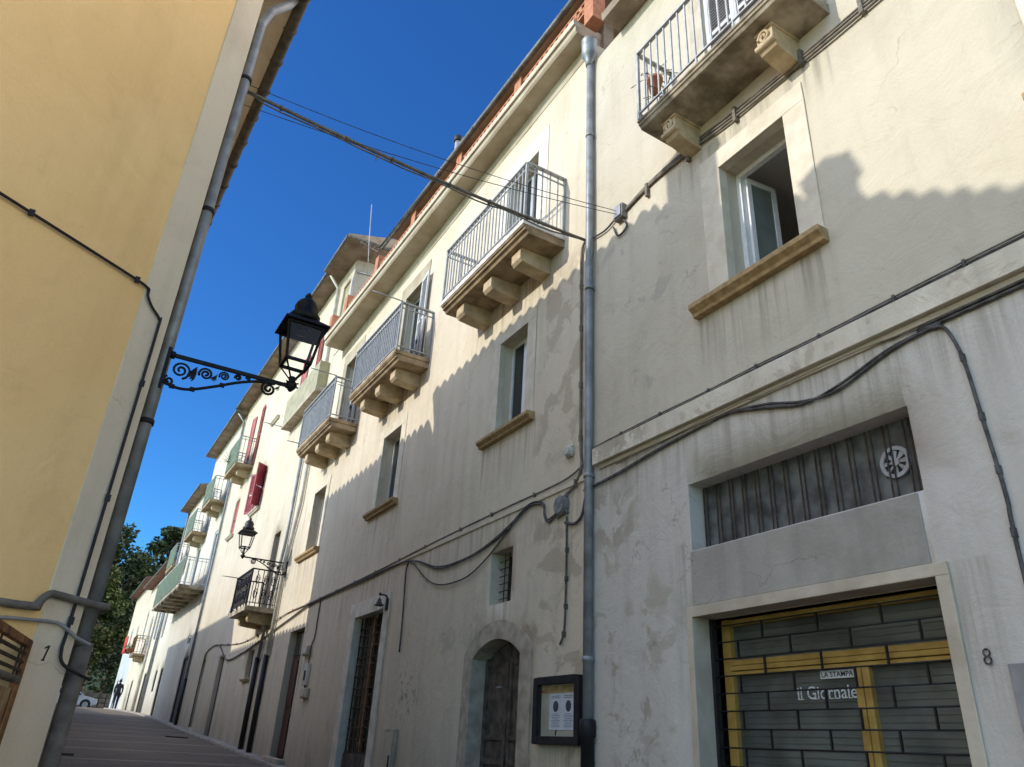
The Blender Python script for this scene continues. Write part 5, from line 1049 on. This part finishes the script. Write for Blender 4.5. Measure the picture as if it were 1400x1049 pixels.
t = thing('meter_box', (FX, 17.2, 0.9), 'small round-edged meter box beside the dark red door, lowest of three', 'meter box', 'meter boxes'); BX(4.92, FX, 17.0, 17.42, 0.86, 1.06).build('body', M['stone'], t, 0.02); BX(4.905, 4.918, 17.08, 17.34, 0.89, 1.03).build('lid', M['stone'], t, 0.004)
t = thing('gas_cabinet', (FX, 12.15, -1.0), 'narrow pale utility cabinet low on the wall right of the grilled door', 'utility cabinet'); BX(4.94, FX, 11.93, 12.37, -1.0, 0.27).build('body', M['stonegrey'], t, 0.008); BX(4.925, 4.938, 11.98, 12.32, -0.95, 0.22).build('door_panel', M['stone'], t, 0.005); BX(4.915, 4.924, 12.02, 12.06, -0.3, -0.1).build('latch', M['castiron'], t)
nb = thing('notice_board', (FX, 7.43, 0.12), 'black framed glass notice board with a white death notice, left of the downpipe', 'notice board')
y0, y1, z0, z1 = 6.985, 7.885, 0.125, 0.805; xa = 4.90
mb = MB(); mb.box(xa, FX, y0, y0 + 0.085, z0, z1); mb.box(xa, FX, y1 - 0.085, y1, z0, z1); mb.box(xa, FX, y0 + 0.085, y1 - 0.085, z1 - 0.075, z1); mb.box(xa, FX, y0 + 0.085, y1 - 0.085, z0, z0 + 0.08); mb.build('frame', M['castiron'], nb, 0.006)
BX(FX - 0.03, FX - 0.004, y0 + 0.08, y1 - 0.08, z0 + 0.07, z1 - 0.07).build('backing', M['cork'], nb)
BX(FX - 0.0305, FX - 0.032, y0 + 0.09, y1 - 0.09, z1 - 0.16, z1 - 0.085).build('header_strip', M['ochre'], nb)
pa = BX(FX - 0.036, FX - 0.033, 7.13, 7.63, 0.27, 0.635).build('notice_sheet', M['paper'], nb)
mb = MB()
for yc in (7.255, 7.50): mb.prism([(FX - 0.0375, yc + 0.052 * math.cos(a * 0.3927), 0.505 + 0.058 * math.sin(a * 0.3927)) for a in range(16)], (0.0012, 0, 0))
mb.build('oval_portraits', M['inkdark'], pa)
mb = MB()
for yc in (7.255, 7.50):
    for k in range(9): w_ = 0.085 if k % 3 else 0.06; mb.box(FX - 0.0372, FX - 0.0362, yc - w_, yc + w_, 0.425 - k * 0.016, 0.431 - k * 0.016)
    for k in range(2): mb.box(FX - 0.0372, FX - 0.0362, yc - 0.09, yc + 0.09, 0.605 - k * 0.018, 0.613 - k * 0.018)
mb.build('printed_lines', M['ink'], pa)
BX(FX - 0.038, FX - 0.031, 7.77, 7.79, 0.655, 0.675).build('pin', M['lamp_red'], nb)
BX(FX - 0.082, FX - 0.078, y0 + 0.08, y1 - 0.08, z0 + 0.075, z1 - 0.07).build('glass_front', M['lampglass'], nb)
mb = MB(); mb.tube([(xa + 0.012, 7.42, z0 + 0.09), (xa + 0.008, 7.40, z0 + 0.14)], 0.008, 6); mb.build('lock', M['castiron'], nb)

# ------------------------------------------------------------------ rusty gate leaf at the lower left
gt = thing('iron_gate', tuple(yw(0.335, gz(6.4))), 'rusty iron gate leaf standing open at the foot of the yellow wall', 'gate')
hp = yw(0.335, 0, 0.04); gd = Vector((-0.148, -0.989, 0)); G = lambda a, z: hp + gd * a + Vector((0, 0, z))
mb = MB(); mb.bar(G(0, -1.4), G(0, 0.54), 0.05, 0.045); mb.bar(G(0, 0.52), G(1.7, 0.52), 0.045, 0.05); mb.bar(G(1.7, -1.4), G(1.7, 0.54), 0.05); mb.bar(G(0, -1.3), G(1.7, -1.3), 0.05); mb.build('frame', M['rust'], gt, 0.004)
mb = MB()
for z in (0.455, 0.40, 0.345): mb.bar(G(0.02, z), G(1.7, z), 0.018, 0.018)
for a in (0.10, 0.22, 0.9, 1.3): mb.bar(G(a, 0.30), G(a, 0.5), 0.012, 0.014)
mb.build('bars', M['rustdark'], gt)
mb = MB(); mb.tube([G(0.02, 0.285), G(1.7, 0.285)], 0.026, 10); mb.build('middle_rail', M['browniron'], gt)
mb = MB(); mb.bar(G(0.05, -0.55), G(1.66, -0.55), 0.012, 1.55); mb.build('sheet_panel', M['rustpanel'], gt)
mb = MB(); mb.bar(G(0.14, -1.3), G(0.14, 0.27), 0.03, 0.03); mb.build('stile', M['rust'], gt)

# ------------------------------------------------------------------ flower pots on the near balcony and far balcony
def pot(c, r, h, mat, label, leaf, n, spread, up):
    t = thing('flower_pot', c, label, 'flower pot', 'potted plants'); mb = MB(); mb.lathe(c, [(r * 0.68, 0), (r * 0.95, h * 0.8), (r * 1.06, h * 0.82), (r * 1.06, h), (r * 0.9, h), (r * 0.85, h * 0.9)], 14); mb.build('pot', mat, t)
    mb = MB(); rr = random.Random(int(c[1] * 100)); top = Vector(c) + Vector((0, 0, h))
    for i in range(n):
        d = Vector((rr.uniform(-1, 1), rr.uniform(-1, 1), rr.uniform(0.1, 1) * up)).normalized() * spread * rr.uniform(0.5, 1); st = [top, top + d * 0.5 + Vector((0, 0, 0.05)), top + d - Vector((0, 0, 0.03))]; mb.tube(st, 0.004, 4)
        for k in range(7):
            p = st[1].lerp(st[2], k / 6); a = Vector((rr.uniform(-1, 1), rr.uniform(-1, 1), rr.uniform(-1, 1))).normalized() * 0.022; b_ = a.orthogonal().normalized() * 0.012; mb.face([p - b_, p + a, p + b_, p - a * 0.3])
    mb.build('plant', leaf, t)
pot((4.56, 5.02, 7.32), 0.095, 0.22, M['terracotta'], 'terracotta pot with straggly dry stems hung inside the left end of the weathered balcony rail', M['leafdry'], 14, 0.34, 0.5)
pot((4.58, 4.86, 6.92), 0.08, 0.16, M['castiron'], 'dark pot with a few dry stems on the weathered balcony floor', M['leafdry'], 9, 0.28, 0.8)
pot((4.60, 4.68, 6.92), 0.06, 0.12, M['terracotta'], 'small terracotta pot beside the dark pot on the weathered balcony', M['leafdry'], 5, 0.16, 0.8)
pot((4.42, 30.9, 9.64), 0.13, 0.25, M['terracotta'], 'leafy green plant in a pot on the red-shuttered upper balcony', M['leafp'], 60, 0.75, 1.6)
for i, (y, z, m) in enumerate(((51.6, 4.22, 'terracotta'), (52.4, 4.22, 'castiron'))): pot((4.1, y, z), 0.16, 0.26, M[m], ('terracotta flower pot on the rusty balcony of the far cream house', 'dark flower pot on the rusty balcony of the far cream house')[i], M['leafp'], 30, 0.4, 1.0)
mb = MB()
for i in range(6):
    for j in range(5):
        p = lambda a, b_: (4.0 + 0.05 * math.sin(a * 1.9), 53.2 + a * 0.18, 4.3 + b_ * 0.2 - 0.02 * math.sin(a)); mb.face([p(i, j), p(i + 1, j), p(i + 1, j + 1), p(i, j + 1)], True)
o = mb.build('laundry', M['redcloth'], None); md = o.modifiers.new('thick', 'SOLIDIFY'); md.thickness = 0.01; tag(o, 'red cloth hung out on the far cream house', 'laundry')

# ------------------------------------------------------------------ trees and undergrowth at the top of the street
def leaves(mb, c, rad, n, size, rr, flat=0.75):
    for i in range(n):
        d = Vector((rr.gauss(0, 1), rr.gauss(0, 1), rr.gauss(0, 1))); d = d.normalized() * rad * (rr.random() ** 0.45); d.z *= flat; p = c + d
        a = Vector((rr.uniform(-1, 1), rr.uniform(-1, 1), rr.uniform(-0.6, 0.6))).normalized(); b_ = a.cross(Vector((rr.uniform(-1, 1), rr.uniform(-1, 1), rr.uniform(-1, 1)))).normalized(); s = size * rr.uniform(0.6, 1.3)
        mb.face([p - b_ * s * 0.45, p + a * s, p + b_ * s * 0.45, p - a * s * 0.8])
def tree(c, h, rad, mat, label, seed, nclump=46, per=210, zlo=0.3, leaf=0.26):
    rr = random.Random(seed); t = thing('tree', c, label, 'tree', 'trees at the top of the street'); c = Vector(c); mb = MB()
    trunk = smooth_path([c, c + Vector((rr.uniform(-.3, .3), 0, h * 0.3)), c + Vector((rr.uniform(-.5, .5), rr.uniform(-.5, .5), h * 0.62)), c + Vector((0, 0, h * 0.92))]); mb.tube(trunk, 0.3, 8, True, [max(0.04, 0.34 * (1 - i / len(trunk))) for i in range(len(trunk))])
    cl = []
    for i in range(nclump):
        u = rr.random() ** 0.8; z = h * (zlo + (1 - zlo) * u); prof = math.sin(math.pi * min(1, 0.16 + 0.80 * u)) ** 0.75; a = rr.uniform(0, 2 * math.pi); r = rad * prof * (0.35 + 0.75 * rr.random()); p = c + Vector((math.cos(a) * r, math.sin(a) * r, z)); cl.append((p, rad * rr.uniform(0.20, 0.36)))
        base = c + Vector((0, 0, max(h * 0.18, z - rr.uniform(0.8, 2.4)))); mb.tube([base, base.lerp(p, 0.6) + Vector((0, 0, 0.2)), p], 0.05, 5, True, [0.09, 0.05, 0.02])
    mb.build('trunk', M['bark'], t); mb = MB()
    for p, r in cl: leaves(mb, p, r, per, leaf, rr)
    mb.build('crown', mat, t)
tree((3.4, 80, 1.45), 15.6, 4.3, M['leafd'], 'tall dark evergreen tree standing behind the row at the top of the street', 3)
tree((8.4, 84, 1.45), 17.6, 3.6, M['leafd'], 'dark tree whose top shows just left of the white houses', 5, 46, 200)
tree((2.2, 75.5, 1.45), 11.6, 2.7, M['leafm'], 'olive green tree catching the sun in front of the tall dark evergreen', 9, 40, 170, 0.28)
tree((0.2, 86, 1.45), 15.5, 4.0, M['leafd'], 'dark tree half hidden behind the corner of the yellow house', 12)
tree((5.6, 90, 1.45), 14.0, 4.5, M['leafd'], 'rounder dark tree behind the far cream house roof', 15)
mb = MB(); rr = random.Random(4)
for i in range(34): leaves(mb, Vector((rr.uniform(-3, 9), rr.uniform(73, 78), 1.4 + rr.uniform(0.3, 4.6))), rr.uniform(0.8, 1.5), 130, 0.24, rr)
for i in range(60): leaves(mb, Vector((rr.uniform(-9, 14), rr.uniform(82, 100), 1.4 + rr.uniform(0.3, 8))), rr.uniform(1.6, 2.6), 90, 0.34, rr)
o = mb.build('undergrowth', M['leafd'], None); o['kind'] = 'stuff'; o['label'] = 'dense dark undergrowth below the trees at the top of the street'; o['category'] = 'undergrowth'
mb = MB(); rr = random.Random(8); facade_pts = []
for i in range(30):
    for j in range(4): 
        x = -6 + i * 0.5; mb.obox((x + 0.25, 72.6 + rr.uniform(-0.05, 0.05), 1.3 + j * 0.36 + 0.18), (0.24 * rr.uniform(0.85, 1.0), 0, 0), (0, 0.3, 0), (0, 0, 0.172 * rr.uniform(0.85, 1.0)))
tag(mb.build('retaining_wall', M['rubble'], None), 'low rubble wall behind the parked car', 'wall')

mb = MB(); nh = 40
for i in range(nh):
    for j in range(10):
        P = lambda i, j: (-70 + 3.6 * i, 104 + 6 * j, 1.0 + 17.0 * math.sin(math.pi / 2 * j / 10) + 1.2 * mnoise.noise(Vector((i * 0.4, j * 0.5, 3.0))) * (1 if j else 0)); mb.face([P(i, j), P(i + 1, j), P(i + 1, j + 1), P(i, j + 1)], True)
o = mb.build('hills', M['leafd'], None, loc=(0, 0, 0)); o['kind'] = 'structure'

dg_ = MB(); gy = 26.5
for i in range(6): dg_.box(3.75 + i * 0.1, 3.80 + i * 0.1, gy, gy + 0.5, gz(gy) + 0.004, gz(gy) + 0.03)
dg_.box(3.72, 4.33, gy - 0.05, gy - 0.002, gz(gy) + 0.004, gz(gy) + 0.028); dg_.box(3.72, 4.33, gy + 0.502, gy + 0.55, gz(gy) + 0.004, gz(gy) + 0.034)
tag(dg_.build('drain_grate', M['castiron'], None), 'dark iron drain grate in the paving near the tall ivory house', 'drain')

# ------------------------------------------------------------------ parked car, side on, nose to the right
CZ = gz(70) + 0.004; CX0, CY = 4.25, 70.0                           # front bumper at CX0, car runs towards -X
car = thing('parked_car', (CX0 - 2.0, CY, CZ), 'white hatchback parked across the top of the street', 'car')
W2 = 0.84; T = lambda a, z: (CX0 - a, z + CZ)
low = [(0.03, 0.36), (0.0, 0.55), (0.06, 0.70), (0.35, 0.82), (0.95, 0.93), (1.6, 0.95), (3.4, 0.98), (3.92, 0.95), (4.0, 0.75), (3.98, 0.40), (3.6, 0.26), (0.4, 0.24)]
mb = MB(); A = [(T(a, z)[0], CY - W2, T(a, z)[1]) for a, z in low]; mb.prism(A, (0, 2 * W2, 0)); mb.build('body', M['carpaint'], car, 0.05)
cab = [(0.98, 0.94), (1.62, 1.40), (2.0, 1.46), (3.1, 1.45), (3.55, 1.33), (3.9, 0.97)]
def cabin(k, off, rad): return [(T(a, z)[0], CY + k * (W2 - off - (z - 0.94) * 0.28), T(a, z)[1]) for a, z in cab]
mb = MB(); A, B_ = cabin(-1, 0.03, 0), cabin(1, 0.03, 0); mb.face(A); mb.face(B_)
for i in range(len(A)): j = (i + 1) % len(A); mb.face([A[i], A[j], B_[j], B_[i]])
mb.build('cabin', M['carpaint'], car, 0.03)
win = [(1.14, 0.99), (1.66, 1.35), (2.2, 1.385), (2.2, 0.99)], [(2.28, 0.99), (2.28, 1.385), (3.08, 1.375), (3.42, 1.27), (3.62, 1.02)]
for k in (-1, 1):
    for wp in win:
        mb = MB(); mb.prism([(T(a, z)[0], CY + k * (W2 - 0.022 - (z - 0.94) * 0.28), T(a, z)[1]) for a, z in wp], (0, k * 0.006, 0)); mb.build('side_window', M['glass'], car)
for (pa_, pb_) in (((1.04, 0.985), (1.6, 1.385)), ((3.58, 1.32), (3.88, 1.0))):
    sgn = -1 if pa_[0] < 2 else 1; mb = MB(); q = [(T(*pp)[0] - sgn * 0.012, CY + kk * (W2 - 0.10 - (pp[1] - 0.94) * 0.28), T(*pp)[1] + 0.012) for pp in (pa_, pb_) for kk in (-1, 1)]; mb.prism([q[0], q[1], q[3], q[2]], (0, 0, 0.004)); mb.build('windscreen' if sgn < 0 else 'rear_window', M['glass'], car)
for a in (0.78, 3.25):
    for k in (-1, 1):
        wh = sub('wheel', car, (CX0 - a, CY + k * (W2 - 0.08), CZ + 0.3)); yc = CY + k * (W2 - 0.085); mb = MB(); mb.tube([(CX0 - a, yc - 0.10, CZ + 0.31), (CX0 - a, yc + 0.10, CZ + 0.31)], 0.31, 24); mb.build('tyre', M['tyre'], wh, 0.02)
        mb = MB(); mb.tube([(CX0 - a, yc + k * 0.085, CZ + 0.31), (CX0 - a, yc + k * 0.108, CZ + 0.31)], 0.205, 20); mb.build('rim', M['rim'], wh); mb = MB(); yy = yc + k * 0.105
        mb = MB(); mb.tube([(CX0 - a, CY + k * (W2 - 0.02), CZ + 0.33), (CX0 - a, CY + k * (W2 + 0.004), CZ + 0.33)], 0.37, 24); mb.build('wheel_arch', M['tyre'], car)
for k in (-1, 1): 
    mb = MB(); mb.obox((CX0 - 0.14, CY + k * (W2 - 0.12), CZ + 0.70), (0.13, 0, 0.02), (0, 0.13, 0), (0, 0, 0.055)); mb.build('headlight', M['lens'], car, 0.02); mb = MB(); mb.obox((CX0 - 3.96, CY + k * (W2 - 0.08), CZ + 0.84), (0.05, 0, 0), (0, 0.09, 0), (0, 0, 0.09)); mb.build('tail_light', M['lamp_red'], car, 0.01)
    mb = MB(); mb.obox((CX0 - 1.32, CY + k * (W2 + 0.07), CZ + 1.0), (0.06, 0, 0), (0, 0.09, 0), (0, 0, 0.055)); mb.build('mirror', M['castiron'], car, 0.02); mb = MB(); mb.obox((CX0 - 2.42, CY + k * (W2 + 0.004), CZ + 0.86), (0.08, 0, 0), (0, 0.014, 0), (0, 0, 0.013)); mb.build('door_handle', M['castiron'], car)

# ------------------------------------------------------------------ person walking up by the houses
def skin_body(name, joints, edges, mat, parent, sub_=2):
    me = bpy.data.meshes.new(name); org = wloc(parent); me.from_pydata([tuple(Vector(p) - org) for p, r in joints], edges, []); o = bpy.data.objects.new(name, me); scene.collection.objects.link(o); o.parent = parent; me.materials.append(mat)
    o.modifiers.new('skin', 'SKIN'); me.skin_vertices.new() if not me.skin_vertices else None
    for i, (p, r) in enumerate(joints): me.skin_vertices[0].data[i].radius = (r, r)
    me.skin_vertices[0].data[0].use_root = True
    o.modifiers['skin'].use_smooth_shade = True; s_ = o.modifiers.new('subdiv', 'SUBSURF'); s_.levels = sub_; s_.render_levels = sub_; WL[o.name] = org; return o
PX, PY = 4.50, 56.6; PZ = gz(PY)
man = thing('person', (PX, PY, PZ), 'person in dark clothes walking up the street close to the far houses', 'person')
Q = lambda dx, dy, z: (PX + dx, PY + dy, PZ + z)
J = [(Q(0, 0, .96), .135), (Q(0, 0.02, 1.12), .125), (Q(0, 0.05, 1.32), .155), (Q(0, 0.05, 1.46), .075), (Q(0, 0.08, 1.53), .055),
     (Q(.18, 0.05, 1.43), .07), (Q(.23, -0.08, 1.16), .05), (Q(.22, 0.06, .93), .038), (Q(.21, 0.12, .86), .036),
     (Q(-.18, 0.05, 1.43), .07), (Q(-.23, 0.12, 1.17), .05), (Q(-.20, 0.32, .98), .038), (Q(-.19, 0.38, .94), .036),
     (Q(.10, 0, .90), .105), (Q(.10, 0.22, .50), .072), (Q(.10, 0.20, .11), .05), (Q(.10, 0.36, .045), .045),
     (Q(-.10, 0, .90), .105), (Q(-.10, -0.02, .49), .072), (Q(-.10, -0.33, .17), .05), (Q(-.10, -0.20, .05), .045)]
Ed = [(0, 1), (1, 2), (2, 3), (3, 4), (2, 5), (5, 6), (6, 7), (7, 8), (2, 9), (9, 10), (10, 11), (11, 12), (0, 13), (13, 14), (14, 15), (15, 16), (0, 17), (17, 18), (18, 19), (19, 20)]
skin_body('body', J, Ed, M['cloth'], man)
mb = MB(); mb.blob(Q(0, 0.10, 1.64), (0.078, 0.098, 0.122), 14, 10); mb.blob(Q(0, 0.198, 1.625), (0.014, 0.024, 0.024), 6, 4)
for k in (-1, 1): mb.blob(Q(0.08 * k, 0.095, 1.63), (0.012, 0.024, 0.034), 6, 4)
for i, s_ in ((8, 1), (12, -1)):
    h = Vector(J[i][0]); mb.blob(h + Vector((0, 0.03, -0.045)), (0.024, 0.042, 0.055), 8, 6)
    for f in range(4): mb.tube([h + Vector((0, 0.002 + 0.019 * f, -0.085)), h + Vector((-0.006 * s_, 0.006 + 0.019 * f, -0.12)), h + Vector((-0.02 * s_, 0.010 + 0.019 * f, -0.145 + 0.006 * abs(f - 1)))], 0.0085, 6)
    mb.tube([h + Vector((-0.01 * s_, 0.06, -0.04)), h + Vector((-0.028 * s_, 0.085, -0.08)), h + Vector((-0.03 * s_, 0.085, -0.105))], 0.009, 6)
mb.build('head_and_hands', M['skin'], man)
mb = MB(); mb.blob(Q(0, 0.075, 1.675), (0.088, 0.10, 0.105), 14, 8); mb.build('hair', M['hair'], man)
